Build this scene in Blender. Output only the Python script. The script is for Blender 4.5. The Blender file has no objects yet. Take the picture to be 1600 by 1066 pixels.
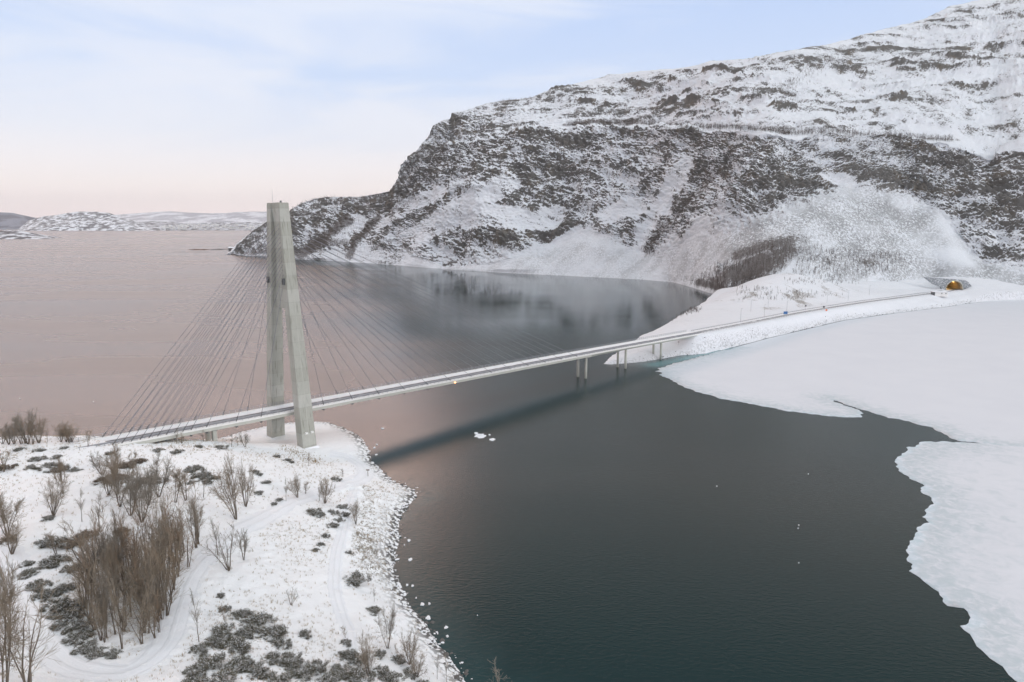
import bpy, bmesh, math, random
import numpy as np
from mathutils import Vector, Matrix
from mathutils.geometry import delaunay_2d_cdt

random.seed(7); rng = np.random.default_rng(7)
sc = bpy.context.scene
COL = sc.collection
R = math.radians

# ------------------------------------------------------------------ camera
F, H, P = 1067.0, 75.0, math.atan(183/1067.0)
CP, SP = math.cos(P), math.sin(P)
cd = bpy.data.cameras.new('camera'); cam = bpy.data.objects.new('camera', cd); COL.objects.link(cam)
cd.sensor_fit = 'HORIZONTAL'; cd.sensor_width = 36; cd.lens = 36*F/1600
cd.clip_start = 1; cd.clip_end = 60000
cam.location = (0, 0, H); cam.rotation_euler = (math.pi/2 - P, 0, 0)
sc.camera = cam
# ------------------------------------------------------------------ exposure
sc.view_settings.view_transform = 'Standard'; sc.view_settings.look = 'None'
sc.view_settings.exposure = 0.34; sc.view_settings.gamma = 1
sc.cycles.volume_bounces = 0; sc.cycles.max_bounces = 8
# ------------------------------------------------------------------ sun (veiled by thin cloud, low and behind the viewer)
SUN_EL, SUN_AZ = R(22), R(126)          # azimuth from +Y clockwise
sl = bpy.data.lights.new('sun', 'SUN'); sun = bpy.data.objects.new('sun', sl); COL.objects.link(sun)
sl.energy = 0.9; sl.angle = R(24); sl.color = (1.0, 0.975, 0.94)
sdir = Vector((math.sin(SUN_AZ)*math.cos(SUN_EL), math.cos(SUN_AZ)*math.cos(SUN_EL), math.sin(SUN_EL)))
sun.rotation_euler = sdir.to_track_quat('Z', 'Y').to_euler()


# ------------------------------------------------------------------ node helpers
class NT:
    def __init__(s, tree): s.t = tree; s.n = tree.nodes; s.l = tree.links
    def add(s, typ, **kw):
        n = s.n.new(typ)
        for k, v in kw.items(): setattr(n, k, v)
        return n
    def link(s, a, b): s.l.new(a, b)
    def put(s, sock, v):
        if isinstance(v, bpy.types.NodeSocket): s.l.new(v, sock)
        elif v is not None:
            if hasattr(sock.default_value, '__len__') and not hasattr(v, '__len__'): v = (v, v, v)
            if hasattr(v, '__len__') and len(sock.default_value) == 4 and len(v) == 3: v = (*v, 1)
            sock.default_value = v
    def math(s, op, a, b=None, clamp=False):
        n = s.add('ShaderNodeMath', operation=op, use_clamp=clamp); s.put(n.inputs[0], a)
        if b is not None: s.put(n.inputs[1], b)
        return n.outputs[0]
    def mix(s, f, a, b):
        n = s.add('ShaderNodeMix', data_type='RGBA'); s.put(n.inputs[0], f); s.put(n.inputs[6], a); s.put(n.inputs[7], b)
        return n.outputs[2]
    def noise(s, vec, scale, detail=4, rough=.55, dist=0.0):
        n = s.add('ShaderNodeTexNoise'); n.inputs['Scale'].default_value = scale
        n.inputs['Detail'].default_value = detail; n.inputs['Roughness'].default_value = rough
        n.inputs['Distortion'].default_value = dist
        if vec is not None: s.link(vec, n.inputs['Vector'])
        return n.outputs['Fac']
    def ramp(s, f, stops, interp='LINEAR'):
        n = s.add('ShaderNodeValToRGB'); cr = n.color_ramp; cr.interpolation = interp
        while len(cr.elements) < len(stops): cr.elements.new(.5)
        for e, (p, c) in zip(cr.elements, stops):
            e.position = p; e.color = (c, c, c, 1) if not hasattr(c, '__len__') else (*c, 1)
        s.link(f, n.inputs[0]); return n.outputs[0]
    def smooth(s, f, a, b):
        n = s.add('ShaderNodeMapRange', interpolation_type='SMOOTHSTEP')
        s.put(n.inputs[0], f); n.inputs[1].default_value = a; n.inputs[2].default_value = b
        return n.outputs[0]
    def attr(s, name):
        return s.add('ShaderNodeAttribute', attribute_name=name).outputs['Fac']
    def mapping(s, vec, scale=(1, 1, 1), rot=(0, 0, 0), loc=(0, 0, 0)):
        n = s.add('ShaderNodeMapping'); s.link(vec, n.inputs[0])
        n.inputs['Scale'].default_value = scale; n.inputs['Rotation'].default_value = rot; n.inputs['Location'].default_value = loc
        return n.outputs[0]


def new_mat(name, rough=.7, spec=.3):
    m = bpy.data.materials.new(name); m.use_nodes = True
    t = NT(m.node_tree); b = t.n['Principled BSDF']
    b.inputs['Roughness'].default_value = rough
    b.inputs['Specular IOR Level'].default_value = spec
    pos = t.add('ShaderNodeNewGeometry').outputs['Position']
    return m, t, b, pos


def bump(t, b, h, strength, dist):
    n = t.add('ShaderNodeBump'); n.inputs['Strength'].default_value = strength; n.inputs['Distance'].default_value = dist
    t.link(h, n.inputs['Height']); t.link(n.outputs[0], b.inputs['Normal'])


# ------------------------------------------------------------------ sky
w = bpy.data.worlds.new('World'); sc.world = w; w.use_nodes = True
t = NT(w.node_tree)
bg = t.n['Background']; out = t.n['World Output']
nish = t.add('ShaderNodeTexSky', sky_type='NISHITA'); nish.sun_disc = False
nish.sun_elevation = SUN_EL; nish.sun_rotation = SUN_AZ
t.link(nish.outputs[0], bg.inputs[0]); bg.inputs[1].default_value = 0.10
dirv = t.add('ShaderNodeTexCoord').outputs['Generated']
sep = t.add('ShaderNodeSeparateXYZ'); t.link(dirv, sep.inputs[0])
el = t.math('MAXIMUM', sep.outputs[2], 0.0)
S = lambda r, g, b_: tuple(((c/255+.055)/1.055)**2.4 if c > 10 else c/3294 for c in (r, g, b_))
clear = t.ramp(el, [(0.0, S(244, 228, 228)), (.045, S(237, 228, 227)), (.10, S(214, 217, 228)), (.18, S(194, 208, 232)),
                    (.29, S(180, 199, 232)), (.37, S(226, 202, 184)), (.45, S(196, 170, 148)), (.55, S(86, 94, 104)), (.70, S(90, 98, 108)), (.84, S(230, 237, 241))])
cloudc = t.ramp(el, [(0.0, S(244, 228, 228)), (.05, S(237, 228, 227)), (.12, S(219, 221, 230)), (.29, S(210, 218, 234)),
                     (.36, S(246, 204, 186)), (.45, S(214, 184, 164)), (.55, S(104, 108, 114)), (.70, S(104, 110, 118)), (.84, S(232, 238, 242))])
nz = t.add('ShaderNodeVectorMath', operation='MULTIPLY'); t.link(dirv, nz.inputs[0]); nz.inputs[1].default_value = (1.6, 1.2, 7.5)
cn = t.noise(nz.outputs[0], 1.35, 6, .52, .7)
cn = t.math('ADD', cn, t.math('MULTIPLY', sep.outputs[0], -.16))
cf = t.smooth(cn, .40, .66)
skyc = t.mix(cf, clear, cloudc)
# extra brightness added to the unseen sky behind the viewer, to light the snow
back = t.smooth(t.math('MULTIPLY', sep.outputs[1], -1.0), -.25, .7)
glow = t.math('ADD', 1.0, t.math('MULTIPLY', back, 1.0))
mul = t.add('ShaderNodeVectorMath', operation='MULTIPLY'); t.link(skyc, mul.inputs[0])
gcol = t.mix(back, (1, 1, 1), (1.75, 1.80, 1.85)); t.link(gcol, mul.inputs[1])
# rosy glow added to the unseen upper left sky, so the water reflects pink
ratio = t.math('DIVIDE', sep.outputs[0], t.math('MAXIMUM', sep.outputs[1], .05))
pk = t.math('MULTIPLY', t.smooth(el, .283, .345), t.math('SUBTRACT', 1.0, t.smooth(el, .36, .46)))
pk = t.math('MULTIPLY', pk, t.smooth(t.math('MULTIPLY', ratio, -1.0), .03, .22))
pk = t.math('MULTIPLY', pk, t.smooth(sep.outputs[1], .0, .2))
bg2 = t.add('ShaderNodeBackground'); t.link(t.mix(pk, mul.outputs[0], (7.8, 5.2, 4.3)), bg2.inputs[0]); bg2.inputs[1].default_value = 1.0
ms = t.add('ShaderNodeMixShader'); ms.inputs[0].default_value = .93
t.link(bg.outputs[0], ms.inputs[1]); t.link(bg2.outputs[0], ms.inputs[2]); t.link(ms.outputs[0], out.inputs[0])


# ------------------------------------------------------------------ geometry helpers
def ray(x, y):
    a, b = (x-800)/F, -(y-533)/F
    return np.array([a, CP+b*SP, -SP+b*CP])
def atz(x, y, z=0.0):
    d = ray(x, y); t_ = (z-H)/d[2]; return np.array([d[0]*t_, d[1]*t_, z])
def atd(x, y, D):
    d = ray(x, y); return np.array([0, 0, H]) + d*(D/d[1])
def proj(p):
    p = np.asarray(p, float); z = p[..., 2]-H
    wv = p[..., 1]*CP - z*SP; u = p[..., 1]*SP + z*CP
    return 800+F*p[..., 0]/wv, 533-F*u/wv

_perm = np.random.default_rng(3).permutation(256); _perm = np.concatenate([_perm, _perm, _perm])
_g = np.random.default_rng(4).normal(size=(256, 3)); _g /= np.linalg.norm(_g, axis=1)[:, None]
def perlin(x, y, z):
    xi, yi, zi = np.floor(x).astype(int), np.floor(y).astype(int), np.floor(z).astype(int)
    xf, yf, zf = x-xi, y-yi, z-zi
    xi &= 255; yi &= 255; zi &= 255
    f = lambda q: q*q*q*(q*(q*6-15)+10)
    u, v, w_ = f(xf), f(yf), f(zf)
    def gd(ix, iy, iz, dx, dy, dz):
        g = _g[_perm[_perm[_perm[ix]+iy]+iz]]
        return g[..., 0]*dx+g[..., 1]*dy+g[..., 2]*dz
    def lx(iy, iz, dy, dz):
        a = gd(xi, yi+iy, zi+iz, xf, yf-dy, zf-dz); b = gd(xi+1, yi+iy, zi+iz, xf-1, yf-dy, zf-dz)
        return a+u*(b-a)
    def ly(iz, dz):
        a = lx(0, iz, 0, dz); b = lx(1, iz, 1, dz); return a+v*(b-a)
    a = ly(0, 0); b = ly(1, 1)
    return (a+w_*(b-a))*1.5
def fbm(x, y, z, o=4, g=.5):
    s = 0; a = 1; 
    for i in range(o):
        s = s+a*perlin(x+17.3*i, y-9.1*i, z+5.7*i); x, y, z = x*2.03, y*2.03, z*2.03; a *= g
    return s
def ridged(x, y, z, o=4, g=.5):
    s = 0; a = 1
    for i in range(o):
        s = s+a*(1-2*np.abs(perlin(x+11.3*i, y+3.1*i, z-7.7*i))); x, y, z = x*2.07, y*2.07, z*2.07; a *= g
    return s
def sstep(x, a, b):
    q = np.clip((x-a)/(b-a), 0, 1); return q*q*(3-2*q)

def mesh_obj(name, V, Fc, m=None, parent=None, smooth=False, attrs=None):
    """one mesh from vertices and faces (list of tuples, or an (n,4)/(n,3) array)"""
    me = bpy.data.meshes.new(name)
    V = np.asarray(V, np.float32)
    if isinstance(Fc, np.ndarray):
        k = Fc.shape[1]; n = len(Fc)
        me.vertices.add(len(V)); me.vertices.foreach_set('co', V.ravel())
        me.loops.add(n*k); me.loops.foreach_set('vertex_index', Fc.astype(np.int32).ravel())
        me.polygons.add(n); me.polygons.foreach_set('loop_start', np.arange(0, n*k, k, dtype=np.int32))
        me.update(calc_edges=True)
    else:
        me.from_pydata([tuple(v) for v in V], [], Fc); me.update()
    if smooth: me.polygons.foreach_set('use_smooth', np.ones(len(me.polygons), bool))
    if attrs:
        for k_, a in attrs.items():
            at = me.attributes.new(k_, 'FLOAT', 'POINT'); at.data.foreach_set('value', np.asarray(a, np.float32).ravel())
    if m: me.materials.append(m)
    o = bpy.data.objects.new(name, me); COL.objects.link(o)
    if parent: o.parent = parent
    return o
def grid_faces(r, c):
    i = np.arange(r*c).reshape(r, c)
    return np.stack([i[:-1, :-1], i[:-1, 1:], i[1:, 1:], i[1:, :-1]], -1).reshape(-1, 4)
def tag(o, label=None, cat=None, group=None, kind=None):
    if label: o['label'] = label
    if cat: o['category'] = cat
    if group: o['group'] = group
    if kind: o['kind'] = kind
    return o
def empty(name, loc=(0, 0, 0), rz=0.0):
    o = bpy.data.objects.new(name, None); COL.objects.link(o); o.location = [float(q) for q in loc]; o.rotation_euler = (0, 0, rz)
    o.empty_display_size = .5
    return o

class MB:
    """collects boxes, tubes and prisms into ONE mesh"""
    def __init__(s): s.v = []; s.f = []
    def add(s, v, f):
        k = len(s.v); s.v += [tuple(map(float, q)) for q in v]; s.f += [tuple(i+k for i in q) for q in f]
    def hexa(s, a, b):      # two matching quads (4 points each)
        s.add(list(a)+list(b), [(3, 2, 1, 0), (4, 5, 6, 7), (0, 1, 5, 4), (1, 2, 6, 5), (2, 3, 7, 6), (3, 0, 4, 7)])
    def box(s, c, h, ax=None):
        c = np.array(c, float); ax = np.eye(3) if ax is None else ax
        q = [c+ax[0]*h[0]*i+ax[1]*h[1]*j for i, j in ((-1, -1), (1, -1), (1, 1), (-1, 1))]
        s.hexa([p-ax[2]*h[2] for p in q], [p+ax[2]*h[2] for p in q])
    def tube(s, pts, rad, n=6, cap=True):
        pts = [np.array(p, float) for p in pts]; k = len(pts)
        rad = [rad]*k if not hasattr(rad, '__len__') else rad
        base = len(s.v); d0 = pts[1]-pts[0]
        ref = np.array([0, 0, 1.0]) if abs(d0[2]) < .9*np.linalg.norm(d0) else np.array([1.0, 0, 0])
        for i, p in enumerate(pts):
            d = pts[min(i+1, k-1)]-pts[max(i-1, 0)]; d = d/np.linalg.norm(d)
            a = np.cross(d, ref); a /= np.linalg.norm(a); b = np.cross(d, a)
            for j in range(n):
                an = 2*math.pi*j/n; s.v.append(tuple(p+rad[i]*(a*math.cos(an)+b*math.sin(an))))
        for i in range(k-1):
            for j in range(n):
                s.f.append((base+i*n+j, base+i*n+(j+1) % n, base+(i+1)*n+(j+1) % n, base+(i+1)*n+j))
        if cap:
            s.f.append(tuple(base+j for j in range(n))[::-1]); s.f.append(tuple(base+(k-1)*n+j for j in range(n)))
    def build(s, name, m, parent=None, smooth=False):
        return mesh_obj(name, s.v, s.f, m, parent, smooth)


# ------------------------------------------------------------------ materials
def m_plain(name, c, rough=.7, var=.25, scale=1.0, spec=.3):
    m, t, b, pos = new_mat(name, rough, spec)
    n = t.noise(pos, scale, 4)
    t.link(t.mix(n, tuple(q*(1-var) for q in c), tuple(min(1, q*(1+var)) for q in c)), b.inputs['Base Color'])
    return m
SNOW = (.84, .855, .88)
def m_snow(name, scale=.6):
    m, t, b, pos = new_mat(name, .65, .25)
    n = t.noise(pos, scale*.25, 5); n2 = t.noise(pos, scale*4, 4)
    t.link(t.mix(n, (.80, .815, .85), (.87, .88, .895)), b.inputs['Base Color'])
    bump(t, b, t.math('ADD', n2, n), .35, .35)
    return m
M_SNOW = m_snow('snow')

def m_concrete():
    m, t, b, pos = new_mat('concrete', .85, .2)
    sp = t.add('ShaderNodeSeparateXYZ'); t.link(pos, sp.inputs[0])
    n = t.noise(pos, .9, 6, .65); n2 = t.noise(t.mapping(pos, (1.4, 1.4, .06)), 1.2, 4)
    c = t.mix(n, (.385, .388, .355), (.49, .492, .45))
    c = t.mix(t.smooth(n2, .5, .75), c, (.23, .24, .205))
    # formwork lifts every 4.2 m, each with its own tone, and a thin joint between them
    lv = t.math('MULTIPLY', sp.outputs[2], 1/4.2)
    wn = t.add('ShaderNodeTexWhiteNoise', noise_dimensions='1D'); t.link(t.math('FLOOR', lv), wn.inputs['W'])
    c = t.mix(t.math('MULTIPLY', wn.outputs[0], .42), c, (.25, .25, .20))
    fr = t.math('FRACT', lv)
    c = t.mix(t.math('MULTIPLY', t.math('LESS_THAN', fr, .03), .55), c, (.27, .27, .24))
    t.link(c, b.inputs['Base Color']); bump(t, b, n, .2, .05)
    return m
M_CONC = m_concrete()
M_GIRD = m_plain('girder_concrete', (.47, .475, .43), .8, .14, .35)
M_STEEL = m_plain('dark_steel', (.10, .105, .11), .5, .2, 3)
M_GALV = m_plain('galvanised_steel', (.30, .31, .33), .5, .15, 2)
M_CABLE = m_plain('cable_sheath', (.20, .20, .22), .5, .1, 2)
M_WHITE = m_plain('white_paint', (.74, .74, .72), .6, .08, 2)

def m_ground(name, sa, sb):
    m, t, b, pos = new_mat(name, .7, .25)
    bare = t.attr('bare'); shore = t.attr('shore')
    n1 = t.noise(pos, .12, 5); n2 = t.noise(pos, .9, 6, .65); n3 = t.noise(pos, 3.2, 4, .6)
    snow = t.mix(n1, sa, sb)
    grass = t.mix(t.noise(pos, .35, 3), (.25, .20, .13), (.11, .105, .09))
    q = t.math('ADD', t.math('MULTIPLY', n2, .55), t.math('MULTIPLY', n3, .45))
    q = t.math('ADD', q, t.math('MULTIPLY', bare, .26))
    f = t.smooth(q, .665, .74)
    c = t.mix(t.math('MULTIPLY', f, .85), snow, grass)
    v = t.add('ShaderNodeTexVoronoi'); v.inputs['Scale'].default_value = .95; t.link(pos, v.inputs['Vector'])
    st = t.math('MULTIPLY', t.smooth(v.outputs['Distance'], .42, .68), shore)
    c = t.mix(st, c, t.mix(n3, (.05, .05, .048), (.16, .15, .14)))
    t.link(c, b.inputs['Base Color'])
    bump(t, b, t.math('ADD', n2, t.math('MULTIPLY', n3, .5)), .55, .5)
    return m
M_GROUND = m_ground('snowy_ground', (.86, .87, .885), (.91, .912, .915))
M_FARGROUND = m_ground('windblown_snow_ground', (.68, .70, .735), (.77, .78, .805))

def m_path():
    m, t, b, pos = new_mat('trodden_snow', .7, .25)
    a = t.attr('across')
    tr = t.math('MULTIPLY', t.smooth(t.math('SINE', t.math('MULTIPLY', a, 18.85)), .2, .95), .6)
    n = t.noise(pos, 1.8, 5, .6)
    c = t.mix(t.noise(pos, .3, 4), (.79, .805, .835), (.86, .868, .885))
    c = t.mix(t.math('MULTIPLY', tr, n), c, (.70, .71, .725))
    t.link(c, b.inputs['Base Color']); bump(t, b, t.math('ADD', n, tr), .5, .2)
    return m
M_PATH = m_path()

def m_road():
    """across: 0 near edge .. 1 far edge; wheel tracks worn dark through packed snow"""
    m, t, b, pos = new_mat('snowy_road', .75, .25)
    a = t.attr('across')
    n = t.noise(t.mapping(pos, (.5, .5, .5)), .8, 6, .65)
    aw = t.math('ADD', a, t.math('MULTIPLY', t.math('SUBTRACT', n, .5), .09))
    tr = t.ramp(aw, [(0, 0), (.17, 0), (.20, 1), (.32, .95), (.37, .25), (.42, .3), (.46, 1), (.58, .95), (.62, .1), (.75, 0), (1, 0)])
    c = t.mix(t.math('MULTIPLY', tr, t.smooth(n, .2, .5)), t.mix(n, (.74, .75, .77), (.86, .865, .875)), (.12, .124, .132))
    t.link(c, b.inputs['Base Color']); bump(t, b, n, .4, .08)
    return m
M_ROAD = m_road()

def m_mountain():
    m, t, b, pos = new_mat('snowy_rock', .8, .2)
    rock = t.attr('rock'); scree = t.attr('scree'); veg = t.attr('veg')
    nf = t.noise(t.mapping(pos, (1, 1, 1.5), (0.25, .3, .4)), .42, 7, .74)
    nm = t.noise(pos, .022, 4)
    f = t.smooth(t.math('ADD', rock, t.math('MULTIPLY', t.math('SUBTRACT', nf, .5), 2.0)), .37, .55)
    rc = t.mix(nm, (.20, .186, .166), (.13, .132, .13))
    rc = t.mix(t.smooth(t.noise(pos, .05, 4), .52, .68), rc, (.21, .18, .14))
    rc = t.mix(t.noise(pos, .5, 5, .7), rc, (.09, .09, .087))
    v = t.add('ShaderNodeTexVoronoi'); v.inputs['Scale'].default_value = .33; t.link(pos, v.inputs['Vector'])
    nsf = t.noise(pos, .42, 5, .75)
    sc_ = t.math('MULTIPLY', t.smooth(t.math('ADD', nsf, t.math('MULTIPLY', t.math('SUBTRACT', t.noise(pos, .03, 3), .5), .3)), .42, .54), t.math('MULTIPLY', scree, .72))
    snow = t.mix(t.noise(pos, .02, 5), (.64, .67, .71), (.75, .775, .80))
    c = t.mix(f, snow, rc)
    c = t.mix(sc_, c, (.17, .172, .17))
    vg = t.smooth(t.math('ADD', veg, t.math('MULTIPLY', t.math('SUBTRACT', t.noise(t.mapping(pos, (1, 1, .45)), .38, 6, .75), .5), 1.5)), .46, .72)
    c = t.mix(t.math('MULTIPLY', vg, .85), c, (.105, .092, .084))
    t.link(c, b.inputs['Base Color'])
    bump(t, b, nf, .7, 1.6)
    return m
M_MOUNT = m_mountain()

def m_water():
    m, t, b, pos = new_mat('fjord_water', .16, .5)
    b.inputs['IOR'].default_value = 1.333
    sh = t.attr('shallow')
    n = t.noise(pos, .012, 4)
    c = t.mix(n, (.0045, .024, .027), (.008, .030, .032))
    c = t.mix(sh, c, (.10, .235, .25))
    t.link(c, b.inputs['Base Color'])
    w1 = t.noise(t.mapping(pos, (.5, 1.0, 1), (0, 0, .25)), 1.5, 4, .6)
    w2 = t.noise(t.mapping(pos, (.6, 1.0, 1), (0, 0, -.5)), 4.5, 3, .55)
    calm = t.smooth(t.noise(t.mapping(pos, (.3, 1, 1)), .011, 3), .3, .7)
    hgt = t.math('ADD', t.math('MULTIPLY', w1, .75), t.math('MULTIPLY', w2, .25))
    hgt = t.math('MULTIPLY', hgt, t.math('ADD', t.math('ADD', .16, t.math('MULTIPLY', calm, .35)), t.math('MULTIPLY', t.attr('wind'), .75)))
    bump(t, b, hgt, .24, .38)
    wd = t.attr('wind')
    t.link(t.math('ADD', t.math('ADD', .03, t.math('MULTIPLY', calm, .05)), t.math('MULTIPLY', wd, .22)), b.inputs['Roughness'])
    return m
M_WATER = m_water()

def m_ice():
    m, t, b, pos = new_mat('snowy_ice', .6, .3)
    e = t.attr('edge')          # 1 at the open-water rim, 0 inland
    n = t.noise(pos, .05, 5); n2 = t.noise(pos, .45, 6, .65, .6); n3 = t.noise(pos, .16, 5, .6, 1.2)
    snow = t.mix(n, (.63, .655, .70), (.705, .725, .76))
    gray = t.mix(n2, (.30, .38, .41), (.60, .66, .69))
    f = t.smooth(t.math('ADD', t.math('MULTIPLY', e, .75), t.math('MULTIPLY', t.math('SUBTRACT', n3, .5), .95)), .18, .72)
    c = t.mix(t.math('MULTIPLY', f, t.smooth(n2, .30, .68)), snow, gray)
    t.link(c, b.inputs['Base Color']); bump(t, b, t.math('ADD', n2, n), .3, .35)
    return m
M_ICE = m_ice()

M_BARK = m_plain('bark', (.15, .125, .10), .85, .3, 1.2)
M_TWIG = m_plain('twigs_brown', (.27, .225, .172), .85, .3, .25)
M_TWIG_R = m_plain('twigs_russet', (.28, .205, .142), .85, .3, .25)
M_TWIG_G = m_plain('twigs_grey', (.25, .225, .19), .85, .3, .25)
M_JUN = m_plain('juniper_needles', (.112, .105, .073), .8, .4, 1.5)
M_BUSHB = m_plain('brown_brush', (.16, .125, .092), .85, .35, 1.0)
M_STONE = m_plain('boulder_stone', (.12, .115, .11), .85, .35, 1.5)
M_GRASS = m_plain('dry_grass', (.33, .25, .15), .85, .35, .4)
M_FOREST = m_plain('bare_birchwood', (.115, .098, .09), .85, .3, .05)


# ------------------------------------------------------------------ height fields
class Land:
    def __init__(s, ctrl, x0, x1, y0, y1, step, rough):
        pts = np.array(ctrl, float); s.x0, s.y0, s.step = x0, y0, step
        s.xs = np.arange(x0, x1+step, step); s.ys = np.arange(y0, y1+step, step)
        X, Y = np.meshgrid(s.xs, s.ys); sc_ = 100.0
        p = pts[:, :2]/sc_; n = len(p)
        def phi(d2): return np.where(d2 > 1e-12, .5*d2*np.log(np.maximum(d2, 1e-12)), 0)
        A = np.zeros((n+3, n+3)); d2 = ((p[:, None]-p[None])**2).sum(-1)
        A[:n, :n] = phi(d2)+np.eye(n)*2e-3; A[:n, n] = 1; A[:n, n+1:] = p; A[n:, :n] = A[:n, n:].T
        wv = np.linalg.solve(A, np.concatenate([pts[:, 2], [0, 0, 0]]))
        Z = wv[n]+wv[n+1]*X/sc_+wv[n+2]*Y/sc_
        for i in range(n): Z += wv[i]*phi((X/sc_-p[i, 0])**2+(Y/sc_-p[i, 1])**2)
        Z += rough(X, Y, Z)
        s.X, s.Y, s.Z = X, Y, np.maximum(Z, -6)
    def z(s, x, y):
        i = np.clip((np.asarray(x)-s.x0)/s.step, 0, len(s.xs)-1.001); j = np.clip((np.asarray(y)-s.y0)/s.step, 0, len(s.ys)-1.001)
        a, b = i.astype(int), j.astype(int); u, v = i-a, j-b; Z = s.Z
        return (Z[b, a]*(1-u)+Z[b, a+1]*u)*(1-v)+(Z[b+1, a]*(1-u)+Z[b+1, a+1]*u)*v
    def hit(s, px, py):
        d = ray(px, py); Y = np.arange(s.y0+1, s.ys[-1]-1, s.step*.4)
        t_ = Y/d[1]; X = d[0]*t_; Zr = H+d[2]*t_
        ins = (X > s.x0) & (X < s.xs[-1]); below = np.nonzero(ins & (Zr <= s.z(X, Y)))[0]
        if len(below) == 0: return None
        k = below[0]; return np.array([X[k], Y[k], float(s.z(X[k], Y[k]))])
    def mesh(s, name, m, attrs):
        keep = s.Z > -2.5
        fc = grid_faces(*s.Z.shape); fc = fc[keep.ravel()[fc].any(1)]
        used = np.unique(fc); rm = np.zeros(s.Z.size, int); rm[used] = np.arange(len(used))
        V = np.stack([s.X, s.Y, s.Z], -1).reshape(-1, 3)[used]
        return tag(mesh_obj(name, V, rm[fc], m, smooth=True, attrs={k: v.ravel()[used] for k, v in attrs.items()}), kind='structure')

def pathdist(X, Y, pts):
    D = np.full(X.shape, 1e9)
    for a, b in zip(pts[:-1], pts[1:]):
        a, b = np.array(a[:2]), np.array(b[:2]); ab = b-a; L = (ab**2).sum()+1e-9
        q = np.clip(((X-a[0])*ab[0]+(Y-a[1])*ab[1])/L, 0, 1)
        D = np.minimum(D, np.hypot(X-a[0]-q*ab[0], Y-a[1]-q*ab[1]))
    return D

# ---- line of the bridge deck
ANG = R(45); U = np.array([math.cos(ANG), math.sin(ANG), 0]); Q = np.array([U[1], -U[0], 0]); ZZ = np.array([0, 0, 1.0])
TN = atz(480, 698, 3.5); TC = TN-11*Q; TC[2] = 0
HW = 5.0
_dp = np.polyfit([-80, -50, -25, 0, 46, 82, 122, 145, 199, 256, 300], [15.5, 15.3, 14.7, 14.1, 13.7, 13.7, 12.9, 12.6, 11.4, 10.5, 9.7], 3)
def dz(s): return float(np.polyval(_dp, s))
def dp_(s, q, z=0.0): return TC+U*s+Q*q+ZZ*(dz(s)+z)
def s_at(px):
    """distance along the deck that appears at picture column px (deck centre line)"""
    a = np.linspace(-80, 300, 1500); return float(a[np.argmin(np.abs(np.array([proj(dp_(q, 0))[0] for q in a])-px))])
S0, S1, SJ = -62.0, s_at(1084), s_at(914)-1

# ---- near peninsula
SHORE = [(340, 686), (365, 678), (392, 671), (430, 663), (465, 659), (490, 658), (507, 658), (527, 665), (543, 671), (556, 678), (565, 685), (569, 692),
         (578, 705), (581, 720), (600, 740), (620, 755), (640, 761), (652, 772), (647, 782), (635, 797), (624, 810), (622, 825), (623, 845), (617, 860),
         (615, 880), (622, 905), (630, 925), (642, 950), (665, 972), (677, 995), (690, 1012), (705, 1025), (715, 1045), (727, 1064), (745, 1085), (800, 1112), (900, 1150)]
shore_w = [atz(*q) for q in SHORE]
INNER = [(440, 690, 2.8), (427, 683, 2.2), (480, 697, 3.4), (540, 700, 2.2), (520, 688, 2.4), (520, 720, 3.2), (560, 725, 2.6), (575, 742, 2.6), (500, 705, 3.0), (420, 692, 3.2),
         (385, 688, 5), (400, 706, 8.5), (370, 700, 10), (440, 712, 7.0), (480, 722, 5.2), (330, 700, 12), (450, 740, 8), (500, 742, 5.6), (540, 752, 4.2),
         (600, 765, 1.8), (620, 770, 1.4), (560, 765, 4.2), (570, 790, 4.0), (600, 800, 2.2), (540, 800, 6), (450, 790, 8.4), (500, 768, 6.4), (400, 815, 9.6), (590, 840, 2.8),
         (0, 692, 15.6), (60, 691.5, 15.8), (100, 691, 15.8), (140, 690.5, 15.6), (165, 691, 15.2), (205, 692, 14.6), (250, 692, 13.2), (300, 692, 11.5),
         (100, 730, 14.6), (200, 725, 14.2), (280, 725, 13), (0, 740, 15), (200, 760, 13.8), (100, 780, 14.4), (300, 770, 12.6), (370, 812, 11), (300, 850, 11.6), (200, 860, 12.5),
         (60, 850, 13.6), (20, 950, 13), (100, 1045, 11.8), (190, 1046, 11.5), (250, 1010, 11.2), (280, 930, 11.2), (200, 960, 11.6), (345, 850, 10.8), (420, 900, 9.2), (360, 980, 10.8),
         (300, 1010, 11.5), (440, 960, 8.8), (480, 880, 7.6), (525, 900, 6), (530, 960, 6.3), (480, 1000, 8.5), (565, 880, 4.0), (590, 900, 2.2), (560, 1000, 6.4), (600, 960, 3.6),
         (620, 1000, 3.8), (660, 1030, 2.6), (650, 1000, 1.8), (560, 1066, 8), (650, 1066, 4.4), (400, 1066, 12), (200, 1066, 12.6), (0, 1066, 14), (300, 1200, 14), (600, 1200, 8.5), (760, 1180, 4)]
ctrl = [tuple(q) for q in shore_w] + [tuple(atz(a, b, z)) for a, b, z in INNER]
for q in SHORE[12:]: ctrl.append((*atz(q[0]+38, q[1]+4, -2.2)[:2], -2.4))
for q in SHORE[1:12]:
    a = atz(*q); n = a-atz(460, 690, 0); n /= np.linalg.norm(n); ctrl.append((*(a+n*12)[:2], -2.6))
ctrl += [(-125, 225, .0), (-165, 222, .0), (-220, 220, 0), (-125, 245, -3), (-200, 250, -3), (-140, 190, 14.8), (-170, 180, 15), (-230, 180, 15), (-190, 130, 15), (-230, 90, 15),
         (-120, 60, 14), (-60, 50, 11), (0, 50, 5), (30, 60, 2), (60, 70, -1), (80, 100, -4), (60, 140, -5), (40, 200, -5), (0, 240, -5)]
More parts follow.
